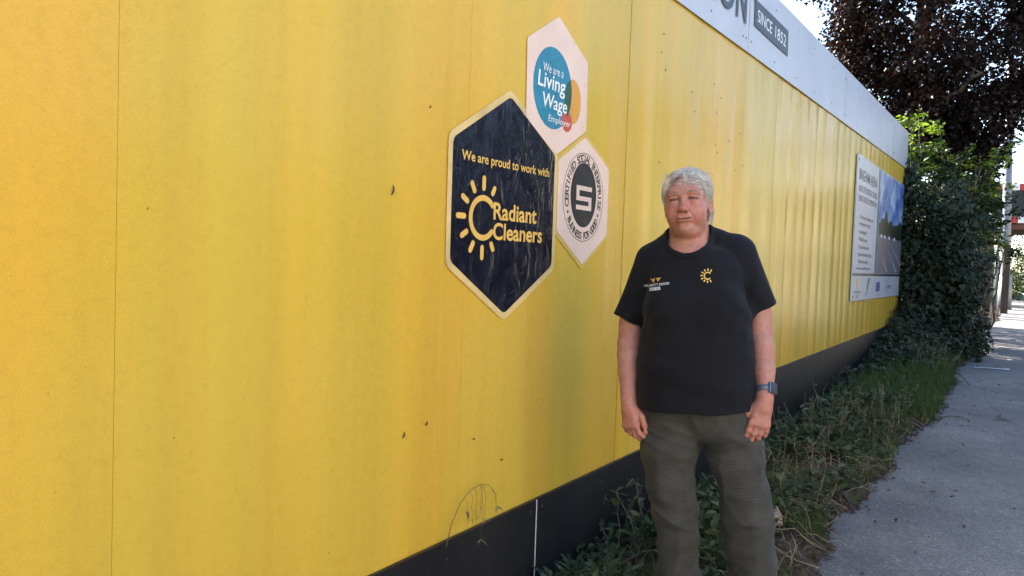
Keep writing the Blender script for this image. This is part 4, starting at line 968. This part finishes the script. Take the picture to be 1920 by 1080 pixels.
# ------------------------------------------------------------------ young ash saplings with bright tips
def sapling(loc, h, spread, n_st, label, tipfrac, lean=(0, 0), name='ash_sapling', dens=1.0, zmin=.25):
    root = empty(name, loc); tag(root, label, 'shrub', 'shrubs at the end of the hoarding')
    mb = MB(); P, A, T = [], [], []
    for k in range(n_st):
        a = RNG.uniform(0, 6.28); e = Vector((math.cos(a)*spread*RNG.uniform(.3, 1)+lean[0], math.sin(a)*spread*RNG.uniform(.3, 1)+lean[1], h*RNG.uniform(.72, 1)))
        st = limb(mb, (RNG.normal(0, .06), RNG.normal(0, .06), -.05), e, .022, .005, .10, 9, 6)
        for j in range(int(18*dens)):
            t = RNG.uniform(zmin, 1); i = min(len(st)-2, int(t*(len(st)-1))); q = st[i].lerp(st[i+1], t*(len(st)-1)-i)
            b = RNG.uniform(0, 6.28); d = Vector((math.cos(b), math.sin(b), RNG.uniform(.1, .7)))*RNG.uniform(.25, .55)*(1.1-.5*t); tw = limb(mb, q, q+d, .006, .0025, .12, 5, 4)
            for m in range(int(26*dens)):
                tt = RNG.uniform(.2, 1.08); x = q+d*tt; sd_ = unit(np.cross(np.array(d), [0, 0, 1]))*RNG.choice([-1, 1])
                P.append(np.array(x)+RNG.normal(0, .03, 3)); A.append(sd_+unit(np.array(d))*.6+RNG.normal(0, .35, 3)+np.array([0, 0, -.25])); T.append(x.z > h*(1-tipfrac) and RNG.uniform() < .8)
    mb.build('stem', M_TWIG, root, True)
    P, A, T = np.array(P), np.array(A), np.array(T); up = unit(RNG.normal(0, .5, P.shape)+np.array([0, 0, 1])); sz = RNG.uniform(.07, .125, len(P))
    V, Fs = leaf_mesh(P[~T], up[~T], A[~T], sz[~T], 'oval'); o = from_np('crown', V, Fs, M_ASHL, root); o['kind'] = 'stuff'
    if T.any(): V, Fs = leaf_mesh(P[T], up[T], A[T], sz[T]*.9, 'oval'); o = from_np('sunlit_tips', V, Fs, M_TIP, root); o['kind'] = 'stuff'; tag(o, 'bright yellow-green tip leaves, sunlight put into their colour')
sapling((.12, 13.0, zg(13)), 3.75, .46, 11, 'green ash shrub with bright tips right beside the hoarding end', .14)
sapling((.62, 14.4, zg(14.4)), 3.3, .50, 11, 'leafy green shrub below the maple trunk, between hoarding and grey pole', .10)
sapling((.86, 17.6, zg(17.6)), 3.6, .45, 9, 'light green shrub farthest along the path, nearest the grey pole', .26, zmin=.55)
# ------------------------------------------------------------------ ivy-smothered bank of bush at the hoarding end
def ivy_bush():
    root = empty('ivy_bush', (.3, 15, zg(15))); tag(root, 'dense dark ivy-covered bush mass between the hoarding end and path', 'bush')
    mb = MB(); P = []
    def top(y): return np.interp(y, [12.3, 13, 14.5, 17, 20, 22], [2.1, 2.9, 2.7, 2.1, 1.2, .9])
    cl = []
    for k in range(520):
        y = RNG.uniform(12.2, 19.6); t = RNG.uniform(0, 1)**.85; x = np.interp(y, [12.2, 14, 16, 19.6], [.88, .82, .62, .45])-.08*t-.30*t**2.2+.10*math.sin(y*2.1)+RNG.normal(0, .08); z = t*top(y)*(1+.10*math.sin(y*3.7))
        if RNG.uniform() < .42: y = 12.25+RNG.uniform()**2*.5; x = RNG.uniform(-.5, .80); z = t*np.interp(abs(x-.1), [0, .7], [2.9, 1.9])
        cl.append((x, y, z+zg(y)))
    cl = np.array(cl); cnt = RNG.integers(22, 110, len(cl)); rad = RNG.uniform(.10, .27, len(cl)); lsz = RNG.uniform(.030, .095, len(cl))
    C = np.repeat(cl, cnt, 0); R_c = np.repeat(rad, cnt)[:, None]; N = len(C); off = unit(RNG.normal(0, 1, (N, 3)))*RNG.uniform(.35, 1, (N, 1))*R_c*np.array([1, 1, 1.25])
    P = C+off-np.array([.3, 15, zg(15)]); nor = unit(off/R_c*.7+np.array([.55, -.4, .55])+RNG.normal(0, .4, (N, 3))); ax = unit(RNG.normal(0, .6, (N, 3))+np.array([.2, -.1, -.7]))
    V, Fs = leaf_mesh(P, nor, ax, np.repeat(lsz, cnt)*RNG.uniform(.6, 1.25, N), 'ivy'); o = from_np('leaves', V, Fs, M_IVY, root); o['kind'] = 'stuff'
    core = MB()
    for k in range(160):
        y_ = RNG.uniform(-2.6, 4.4); x_ = RNG.uniform(-.8, .35); limb(core, (x_, y_, -.1), (x_+RNG.normal(0, .15), y_+RNG.normal(0, .2), top(15+y_)*RNG.uniform(.6, .95)), .035, .012, .1, 6, 5)
    core.build('inner_branches', M_BARK, root, True)['kind'] = 'stuff'
    sp = MB()
    for k in range(46):
        y_ = RNG.uniform(-2.7, 4.5); z_ = RNG.uniform(.3, 2.3); x_ = .60-.12*z_+RNG.normal(0, .05); limb(sp, (x_-.1, y_, z_), (x_+RNG.uniform(.0, .25), y_-RNG.uniform(.05, .4), z_+RNG.uniform(-.35, .7)), .006, .002, .2, 6, 4)
    sp.build('pale_twigs', M_STRAW, root, True)['kind'] = 'stuff'
    for k in range(60):
        a = Vector((RNG.uniform(-.4, .45), RNG.uniform(-2.7, 5), -.1)); limb(mb, a, a+Vector((RNG.normal(0, .25), RNG.normal(0, .3), RNG.uniform(1.0, 2.3))), .014, .004, .12, 6, 5)
    mb.build('stems', M_TWIG, root, True)['kind'] = 'stuff'
ivy_bush()
# ------------------------------------------------------------------ plants of the verge
def scatter(n, y0, y1, f=lambda x, y: True, x0=0.02, x1=1.0, yp=1.0):
    out = []
    while len(out) < n:
        y = y0+(y1-y0)*RNG.uniform()**yp; x = RNG.uniform(x0, x1)*edge_x(y)
        if f(x, y): out.append((x, y, verge_h(x, y)))
    return np.array(out)
clump = lambda x, y, s, o: vnoise(x*s+o, y*s+o*3)
def stuff(name, V, Fs, m, label, cat): o = from_np(name, V, Fs, m); tag(o, label, cat, None, 'stuff'); return o
# ivy carpet creeping along the foot of the boards
P = scatter(11000, 5.6, 13, lambda x, y: x/edge_x(y) < np.interp(y, [5.6, 8, 10.5, 12.5], [.22, .45, .8, 1.0])+.25*(clump(x, y, 3, 0)-.5))
P[:, 2] += RNG.uniform(0, 1, len(P))**1.5*np.interp(P[:, 1], [5.6, 8, 10.5, 12.3], [.05, .12, .30, .75])*np.clip(1.15-P[:, 0]*.75, 0, 1)
nor = unit(RNG.normal(0, .45, P.shape)+np.array([.45, -.35, 1])); ax = unit(RNG.normal(0, .6, P.shape)+np.array([.4, -.2, -.3]))
V, Fs = leaf_mesh(P, nor, ax, RNG.uniform(.04, .085, len(P)), 'ivy'); stuff('ivy_carpet', V, Fs, M_IVY, 'dark ivy carpet creeping along the foot of the base boards', 'ivy')
# broad-leaved weeds
def rosettes(n, y0, y1, smin_, smax_, kind, m, name, label, hgt=.10, flt=lambda x, y: True, yp=1.0, x0=.02, x1=.97):
    C = scatter(n, y0, y1, flt, x0, x1, yp); k = 11; P = np.repeat(C, k, 0); a = RNG.uniform(0, 6.28, len(P)); el = RNG.uniform(.05, 1.1, len(P))
    ax = np.stack([np.cos(a)*np.cos(el), np.sin(a)*np.cos(el), np.sin(el)*.8], -1); lift = RNG.uniform(0, 1, len(P))*hgt; P[:, 2] += lift; P[:, :2] += ax[:, :2]*RNG.uniform(0, .05, (len(P), 1))
    nor = unit(RNG.normal(0, .4, P.shape)+np.array([.1, -.1, 1])); V, Fs = leaf_mesh(P, nor, ax, RNG.uniform(smin_, smax_, len(P)), kind); stuff(name, V, Fs, m, label, 'weeds')
rosettes(700, 2.2, 12, .03, .075, 'oval', M_WEED, 'broadleaf_weeds', 'low broad-leaved green weeds growing along the verge', .11, lambda x, y: clump(x, y, 2.2, 5) > .40, 1.3)
rosettes(260, 3.4, 9, .03, .06, 'ivy', M_WEED, 'bindweed', 'heart-leaved creeping weeds mixed into the verge', .14, lambda x, y: clump(x, y, 1.8, 9) > .45 and x < .7)
# taller ragged weeds standing in the verge
def tall_weeds(n):
    mb = MB(); P, A = [], []
    for k in range(n):
        c = scatter(1, 3.0, 12.0, lambda x, y: clump(x, y, 1.4, 21) > .42, .05, .9, 1.15)[0]; h = RNG.uniform(.14, .36); e = Vector(c)+Vector((RNG.normal(0, .06), RNG.normal(0, .06), h)); st = limb(mb, c, e, .0028, .0012, .12, 6, 4)
        for m in range(RNG.integers(6, 14)):
            t = RNG.uniform(.2, 1); i = min(len(st)-2, int(t*5)); q = st[i].lerp(st[i+1], t*5-i); a = RNG.uniform(0, 6.28); P.append(tuple(q)); A.append((math.cos(a), math.sin(a), RNG.uniform(-.4, .5)))
    o = mb.build('weed_stems', M_STRAW, None, True); tag(o, 'thin dry stems of the taller verge weeds', 'weeds', None, 'stuff')
    P, A = np.array(P), np.array(A); V, Fs = leaf_mesh(P, unit(RNG.normal(0, .4, P.shape)+np.array([0, 0, 1])), A, RNG.uniform(.025, .065, len(P)), 'oval'); stuff('tall_weeds', V, Fs, M_WEED, 'taller ragged green weeds standing along the verge', 'weeds')
tall_weeds(240)
# grass
def grass(n, y0, y1, h0, h1, flt, name, label, m=M_GRASS, w=.0032, yp=1.0, ln=.75):
    P = scatter(n, y0, y1, flt, .02, .99, yp); a = RNG.uniform(0, 6.28, n); h = RNG.uniform(h0, h1, n); lean = np.stack([np.cos(a), np.sin(a)], -1)*(h*RNG.uniform(.15, ln, n))[:, None]
    V, Fs = blades(P, h, lean, RNG.uniform(.5, 1, n)*w); stuff(name, V, Fs, m, label, 'grass')
grass(9000, 7.3, 11.0, .10, .26, lambda x, y: clump(x, y, 1.6, 2) > .38 and x > .18, 'grass_tussock', 'bright green grass tussocks halfway along the verge', w=.0042)
grass(8000, 1.8, 13, .05, .17, lambda x, y: clump(x, y, 3.1, 7) > .42, 'verge_grass', 'thin green grass scattered along the whole verge', yp=1.25)
grass(1300, 2.0, 8, .04, .13, lambda x, y: clump(x, y, 2.0, 12) > .45, 'dead_grass', 'pale dry dead grass lying in the verge weeds', M_STRAW, .0022, 1.2, 1.6)
# cut straw stalks lying about
mb = MB()
for k in range(420):
    c = scatter(1, 2.5, 9, lambda x, y: True, .15, 1.02, 1.5)[0]; a = RNG.uniform(0, 6.28); L = RNG.uniform(.08, .38); r = RNG.uniform(.0010, .0024); bw = RNG.normal(0, .12)
    pts = []
    for t in np.linspace(0, 1, 5):
        x, y = c[0]+math.cos(a)*L*(t-.5)-math.sin(a)*bw*L*math.sin(3.1*t), c[1]+math.sin(a)*L*(t-.5)+math.cos(a)*bw*L*math.sin(3.1*t); x = max(.03, x)
        pts.append((x, y, (verge_h(x, y) if x < edge_x(y) else zg(y))+.02+.05*RNG.uniform()*math.sin(3.1*t)+.03*(k % 3)))
    mb.tube(pts, [r, r, r, r*.9, r*.6], 4)
o = mb.build('straw_stalks', M_STRAW, None, True); tag(o, 'pale cut straw stalks strewn over the verge', 'straw', None, 'stuff')
# dead leaf litter spilling onto the path edge
N = 3400; y = 2.2+10.5*RNG.uniform(size=N)**1.2; e = np.array([edge_x(v) for v in y]); x = e+.03-np.abs(RNG.normal(0, .16, N))+(RNG.uniform(size=N) < .05)*np.abs(RNG.normal(0, .35, N)); x = np.maximum(.03, x)
z = np.array([(verge_h(a, b) if a < edge_x(b) else zg(b)+.006*math.sin(a*1.7+b*.8))+.006 for a, b in zip(x, y)]); P = np.stack([x, y, z], -1)
V, Fs = leaf_mesh(P, unit(RNG.normal(0, .35, P.shape)+np.array([0, 0, 1])), RNG.normal(0, 1, P.shape)*np.array([1, 1, .2]), RNG.uniform(.015, .045, N), 'oval'); stuff('leaf_litter', V, Fs, M_DEAD, 'brown dead leaf litter along the ragged path edge', 'leaf litter')
# small stones and crumbs on the path
mb = MB()
for k in range(150):
    y = 2.5+9*RNG.uniform()**1.4; x = edge_x(y)+abs(RNG.normal(0, .5)); r = RNG.uniform(.003, .010); a = RNG.uniform(0, 6.28)
    V = [(x+math.cos(a+q*2.09)*r*RNG.uniform(.7, 1.2), y+math.sin(a+q*2.09)*r*RNG.uniform(.7, 1.2), zg(y)+.004+.006*math.sin(x*1.7+y*.8)) for q in range(3)]+[(x, y, zg(y)+.004+r+.006*math.sin(x*1.7+y*.8))]
    mb.add(V, [(0, 1, 3), (1, 2, 3), (2, 0, 3), (2, 1, 0)])
o = mb.build('path_grit', simple('grit', (.20, .19, .18), .9, .5, 40, 0)); tag(o, 'loose grit and small stones scattered on the path', 'grit', None, 'stuff')
# ------------------------------------------------------------------ single things on the verge
def stalk_thing(name, label, cat, paths, m):
    root = empty(name, paths[0][0][0]); o3 = Vector(paths[0][0][0]); tag(root, label, cat)
    for i, (pts, rad) in enumerate(paths):
        mb = MB(); mb.tube([Vector(p)-o3 for p in pts], rad, 5); mb.build('stem' if i == 0 else 'side_twig', m, root, True)
b0 = (.50, 10.55, zg(10.5)+.30)
stalk_thing('fallen_branch', 'bare forked grey twig leaning from the ivy onto the path', 'branch', [
    ([b0, (.66, 10.35, .42), (.84, 10.15, .33), (1.02, 9.95, .245), (1.12, 9.65, .185)], [.009, .008, .007, .005, .003]),
    ([(.84, 10.15, .33), (.95, 10.3, .42), (1.00, 10.5, .58), (1.06, 10.55, .74)], [.006, .005, .004, .002]),
    ([(.66, 10.35, .42), (.78, 10.5, .50), (.84, 10.7, .64)], [.005, .004, .002])], M_TWIG)
stalk_thing('fallen_twig', 'thin dry twig lying on the asphalt beside the verge edge', 'twig', [
    ([(1.02, 7.55, zg(7.5)+.015), (1.12, 7.62, zg(7.6)+.03), (1.26, 7.60, zg(7.6)+.012)], [.005, .004, .002]), ([(1.12, 7.62, zg(7.6)+.03), (1.2, 7.74, zg(7.7)+.014)], [.003, .002])], M_TWIG)
# wild oat hanging over the seam of the base board
def oat():
    x = .03; root = empty('wild_oat', (x, 1.955, .415)); tag(root, 'dry wild oat stalk arching over the yellow panel bottom edge', 'grass stalk')
    mb = MB(); W3 = lambda y, z, dx=0: Vector((x+dx, y, z))-root.location
    main = [W3(1.955, .395), W3(1.985, .475), W3(2.02, .535, .006), W3(2.065, .570, .012), W3(2.115, .582, .016), W3(2.165, .570, .018), W3(2.205, .535, .018), W3(2.222, .490, .016)]
    mb.tube(main, [.0022, .002, .0018, .0016, .0014, .0012, .001, .0008], 5)
    drop = [(2.06, .568, 2.075, .50), (2.09, .578, 2.10, .47), (2.12, .581, 2.125, .50), (2.14, .578, 2.155, .455), (2.03, .545, 2.05, .505), (2.13, .58, 2.135, .375), (2.20, .54, 2.225, .475)]
    for a, b_, c_, d_ in drop: mb.tube([W3(a, b_, .012), W3((a+c_)/2+.012, (b_+d_)/2+.012, .014), W3(c_, d_, .014)], [.0008, .0007, .0006], 4)
    mb.build('stem', simple('oat_straw', (.16, .11, .05), .7, .2, 40, 0), root, True)
    P = np.array([W3(c_, d_, .014) for a, b_, c_, d_ in drop]*3); P[:, 1] += RNG.normal(0, .008, len(P)); ax = np.tile([0.1, .15, -1.], (len(P), 1))+RNG.normal(0, .35, P.shape)
    V, Fs = leaf_mesh(P, np.tile([1., 0, 0], (len(P), 1))+RNG.normal(0, .3, P.shape), ax, RNG.uniform(.025, .045, len(P)), 'lance'); from_np('seed_husks', V, Fs, M_STRAW, root)['kind'] = 'stuff'
oat()
# broken brick half-buried by her heel
mb = MB(); mb.box(-.035, .035, -.045, .045, 0, .060); br = mb.build('broken_brick', simple('weathered_brick', (.36, .26, .22), .9, .25, 25, .7, .006, 60), bevel=.006)
br.location = (.655, 3.74, verge_h(.655, 3.74)+.035); br.rotation_euler = (.25, -.18, .5); tag(br, 'pale broken brick lying in the weeds beside the trouser leg', 'brick')
# ================================================================== beyond the hoarding
M_STEEL = simple('galvanised_steel', (.20, .21, .23), .5, .2, 6, .1, .002, 40, .5, .4)
M_OLDWOOD = simple('dark_timber', (.055, .042, .032), .85, .35, 12, .5, .006, 40, .3, stretch=(1, 1, .2))
M_REDP = simple('red_paint', (.42, .03, .025), .45, .15, 6, .1); M_WHP = simple('white_paint', (.72, .72, .70), .45, .1, 6, .1); M_BLKP = simple('black_paint', (.012, .012, .014), .5, .2, 3, .2)
# lamp post
lp = empty('lamp_post', (.93, 27, zg(27))); tag(lp, 'tall grey steel lamp post standing beside the path', 'lamp post')
mb = MB(); mb.tube([(0, 0, -.2), (-.04, 0, 1.2), (-.29, 0, 10.2)], [.155, .13, .09], 14); mb.build('shaft', M_STEEL, lp, True)
mb = MB(); mb.tube([(0, 0, -.2), (-.035, 0, 1.05)], [.19, .185], 14); mb.build('base_sleeve', M_STEEL, lp, True)
mb = MB(); mb.tube([(-.29, 0, 10.2), (-.25, -.2, 10.6), (.2, -.9, 10.8), (.7, -1.5, 10.8)], [.06, .05, .045, .04], 8); mb.build('arm', M_STEEL, lp, True)
mb = MB(); mb.box(.6, .9, -2.1, -1.4, 10.74, 10.9); mb.build('lantern', M_STEEL, lp, bevel=.03)
# raised barrier arm with red and white bands
ba = empty('barrier_arm', (.40, 30, zg(30))); tag(ba, 'raised red and white striped barrier arm behind the foliage by the lamp post', 'barrier')
p0, p1 = Vector((.0, 0, 1.2)), Vector((-.22, .0, 7.6))
mb = MB(); mb.box(-.18, .18, -.18, .18, -.1, 1.25); mb.build('pedestal', M_STEEL, ba, bevel=.02)
for k in range(10):
    a, b_ = p0.lerp(p1, k/10), p0.lerp(p1, (k+1)/10); mb = MB(); mb.tube([a, b_], [.085-.003*k, .082-.003*k], 10); mb.build('red_band' if k % 2 else 'white_band', M_REDP if k % 2 else M_WHP, ba, True)
# low railway bridge with chequered warning bands
bz = empty('rail_bridge', (0, 36, zg(36))); tag(bz, 'black rail bridge girder edged with red and white chequered warning bands', 'bridge')
Z0, Z1 = 3.02, 4.60
mb = MB(); mb.box(-2.4, 12, 0, .5, Z0, Z1); mb.build('girder', M_BLKP, bz)
mb = MB(); mb.box(-2.4, 12, .1, 5, Z0-.25, Z0-.005); mb.build('deck', simple('rusty_steel', (.13, .055, .035), .8, .3, 5, .3), bz)
for row, z in enumerate((Z0+.0, Z1-.26)):
    for k in range(30):
        x = -2.4+.48*k; mb = MB(); mb.box(x+.002, x+.478, -.022, -.002, z, z+.26); mb.build('warning_square', M_WHP if (k+row) % 2 else M_REDP, bz)
for k in range(9): mb = MB(); mb.box(-2.3+1.7*k, -2.2+1.7*k, -.03, -.002, Z0+.28, Z1-.28); mb.build('stiffener', M_BLKP, bz)
for x0, x1 in ((-4.2, -2.4), (11, 13)): mb = MB(); mb.box(x0, x1, -.3, 5.5, -.3, Z1+.2); mb.build('abutment', simple('engineering_brick', (.15, .09, .075), .85, .25, 14, .4), bz)
# timber gate posts and mesh fence between bushes and lamp post
for lab, x, y, h, w in (('thick dark timber post at the bush end left of the lamp post', .60, 23.2, 2.35, .11), ('slimmer dark timber post just right of the thick one', .98, 24.6, 1.9, .085), ('short dark timber post half hidden in the bush', .42, 22.4, 1.75, .08)):
    po = empty('timber_post', (x, y, zg(y))); tag(po, lab, 'post', 'timber posts beyond the bushes')
    mb = MB(); mb.box(-w, w, -w, w, -.2, h); mb.build('shaft', M_OLDWOOD, po, bevel=.012)
    mb = MB(); mb.add([(-w, -w, h+.002), (w, -w, h+.002), (w, w, h+.002), (-w, w, h+.002), (0, 0, h+w*.5)], [(0, 1, 4), (1, 2, 4), (2, 3, 4), (3, 0, 4), (3, 2, 1, 0)]); mb.build('cap', M_OLDWOOD, po)
def sign(x, y, z, w, h, txt, label):
    o = empty('warning_sign', (x, y, zg(y))); tag(o, label, 'sign'); mb = MB(); mb.box(-w/2, w/2, -.006, .006, z, z+h); mb.build('plate', M_WHP, o, bevel=.004)
    mb = MB(); n = len(txt)
    for i, t in enumerate(txt): flat(mb, fit(text_mesh(t, bold=.02), -w*.38, w*.38, z+h*(.55-.42*i), z+h*(.87-.42*i)), 0, 0, lambda u, v, d: (u, -.0085, v))
    mb.build('lettering', M_TXT, o); mb = MB(); mb.tube([(0, .03, -.1), (0, .03, z+h)], .03, 8); mb.build('pole', M_STEEL, o, True)
sign(.42, 24.0, 1.80, .26, .50, ('ELI', '---'), 'small white sign with black letters above the timber posts, left one')
sign(.70, 25.5, 2.22, .30, .40, ('G', 'I'), 'small white sign with a black letter G beside the lamp post')
def mesh_fence(x0, x1, y, h, label):
    o = empty('mesh_fence', ((x0+x1)/2, y, zg(y))); tag(o, label, 'fence'); w = (x1-x0)/2; mb = MB()
    for x in np.arange(-w, w, .07): mb.tube([(x, 0, .05), (x, 0, h)], .0035, 4, cap=False)
    for z in np.arange(.1, h, .2): mb.tube([(-w, .006, z), (w, .006, z)], .004, 4, cap=False)
    mb.build('wire_mesh', M_STEEL, o)['kind'] = 'stuff'
    for x in (-w, 0, w): mb = MB(); mb.tube([(x, .04, -.1), (x, .04, h+.08)], .04, 8); mb.build('fence_post', M_STEEL, o, True)
mesh_fence(1.42, 5.2, 31.5, 1.9, 'grey steel mesh fence right of the lamp post under the bridge')
mesh_fence(-1.6, .75, 25.0, 1.9, 'grey steel mesh fence behind the timber posts and ivy')
# shrubs beyond, in full sun
def bush(x, y, r, h, n, label):
    o = empty('far_bush', (x, y, zg(y))); tag(o, label, 'bush', 'sunlit bushes under the bridge'); q = unit(RNG.normal(0, 1, (n, 3)))*RNG.uniform(.5, 1, (n, 1))**.5
    P = q*np.array([r, r, h*.5])*(1+.22*np.sin(q[:, :1]*6+x)*np.cos(q[:, 2:]*7))+np.array([0, 0, h*.5])
    V, Fs = leaf_mesh(P, unit(q+RNG.normal(0, .5, q.shape)), RNG.normal(0, 1, P.shape), RNG.uniform(.07, .14, n), 'oval'); from_np('leaves', V, Fs, M_ASHL, o)['kind'] = 'stuff'
    mb = MB()
    for k in range(7): limb(mb, (0, 0, -.1), tuple(unit(RNG.normal(0, 1, 3))*np.array([r, r, 0])*.6+np.array([0, 0, h*RNG.uniform(.5, .85)])), .03, .006, .1, 5, 5)
    mb.build('stems', M_TWIG, o, True)['kind'] = 'stuff'
bush(1.9, 34.0, 1.0, 2.1, 2600, 'sunlit green bush right of the lamp post, nearest the frame edge'); bush(.55, 29.0, .75, 1.35, 1800, 'low sunlit bush between the timber posts and lamp post base')
bush(-.6, 33.5, 1.3, 2.3, 2600, 'leafy bush half hidden behind the timber posts'); bush(4.6, 42, 2.0, 3.2, 3000, 'green bush under the far side of the bridge')

# tall hedge across the road (seen mirrored in the glossy sheets)
def hedge():
    o = empty('hedge', (8.1, 10, zg(10))); tag(o, 'tall green roadside hedge across the road from the hoarding', 'hedge'); n = 12000
    y = RNG.uniform(-7.6, 8.4, n); t = RNG.uniform(0, 1, n); top = 3.4+.7*np.sin(y*.45)+.4*np.sin(y*1.3); fr = RNG.uniform(size=n) < .75
    x = np.where(fr, -.25*np.sin(y*2.0+t*5)+RNG.uniform(0, .4, n), RNG.uniform(0, 1.6, n)); z = np.where(fr, t, 1)*top+np.where(fr, 0, RNG.normal(0, .12, n))
    P = np.stack([x, y, z-.1], -1); V, Fs = leaf_mesh(P, unit(np.stack([-1+0*x, 0*x, .6+0*x], -1)+RNG.normal(0, .5, P.shape)), RNG.normal(0, 1, P.shape), RNG.uniform(.12, .24, n), 'oval'); from_np('leaves', V, Fs, M_ASHL, o)['kind'] = 'stuff'
    mb = MB(); mb.box(.25, 1.4, -7.5, 8.3, -.5, 2.6); mb.build('branch_core', M_BARK, o)
hedge()

# dense hedge under the bridge closes the view
bush(2.9, 39.5, 1.7, 3.0, 4200, 'dark bush mass under the bridge, right of the lamp post'); bush(.4, 40.5, 1.9, 3.1, 4200, 'dark bush mass under the bridge, behind the lamp post')
# pale rendered terrace across the road behind the photographer, in full sun: it throws warm light back onto the hoarding
M_REND = simple('cream_render', (.42, .36, .28), .85, .15, 1.2, .3, .004, 40); M_TILE = simple('roof_tiles', (.13, .065, .045), .85, .3, 9, .6, .02, 14)
M_LIME = simple('white_limewash', (.78, .70, .58), .85, .1, 1.2, .3, .004, 40); M_GLASS = simple('window_glass', (.02, .025, .03), .06, .1, 4, 0)
for k, y0 in enumerate((-23.0, -14.8, -6.6, 19.0, 27.2, 35.4)):
    h = empty('terrace_house', ((6.5 if k == 2 else 7.6), y0, zg(y0)-.05)); tag(h, 'pale rendered terrace house across the road, %s' % ('first behind the photographer', 'second behind the photographer', 'next to the hedge behind the photographer', 'next beyond the hedge', 'middle house beyond the hedge', 'last house beyond the hedge')[k], 'house', 'terrace across the road')
    mb = MB(); mb.box(0, 7, 0, 8.1, -.6, 5.4); mb.build('wall', M_LIME if k == 2 else M_REND, h)
    mb = MB(); mb.add([(-.35, -.05, 5.405), (7.35, -.05, 5.405), (3.5, -.05, 7.9), (-.35, 8.15, 5.405), (7.35, 8.15, 5.405), (3.5, 8.15, 7.9)], [(0, 2, 1), (3, 4, 5), (0, 3, 5, 2), (1, 2, 5, 4), (0, 1, 4, 3)]); mb.build('roof', M_TILE, h)
    for y, z, w_, hh in ((.8, .9, 1.6, 1.4), (5.6, .9, 1.6, 1.4), (.8, 3.4, 1.4, 1.3), (3.5, 3.4, 1.0, 1.3), (5.6, 3.4, 1.4, 1.3)):
        mb = MB(); mb.box(-.05, -.004, y-.06, y+w_+.06, z-.06, z+hh+.06); f_ = mb.build('window', M_WHP, h); mb = MB(); mb.box(-.058, -.052, y, y+w_, z, z+hh); mb.build('pane', M_GLASS, f_)
    mb = MB(); mb.box(-.05, -.004, 3.4, 4.35, 0, 2.1); mb.build('door', M_BLUE, h)
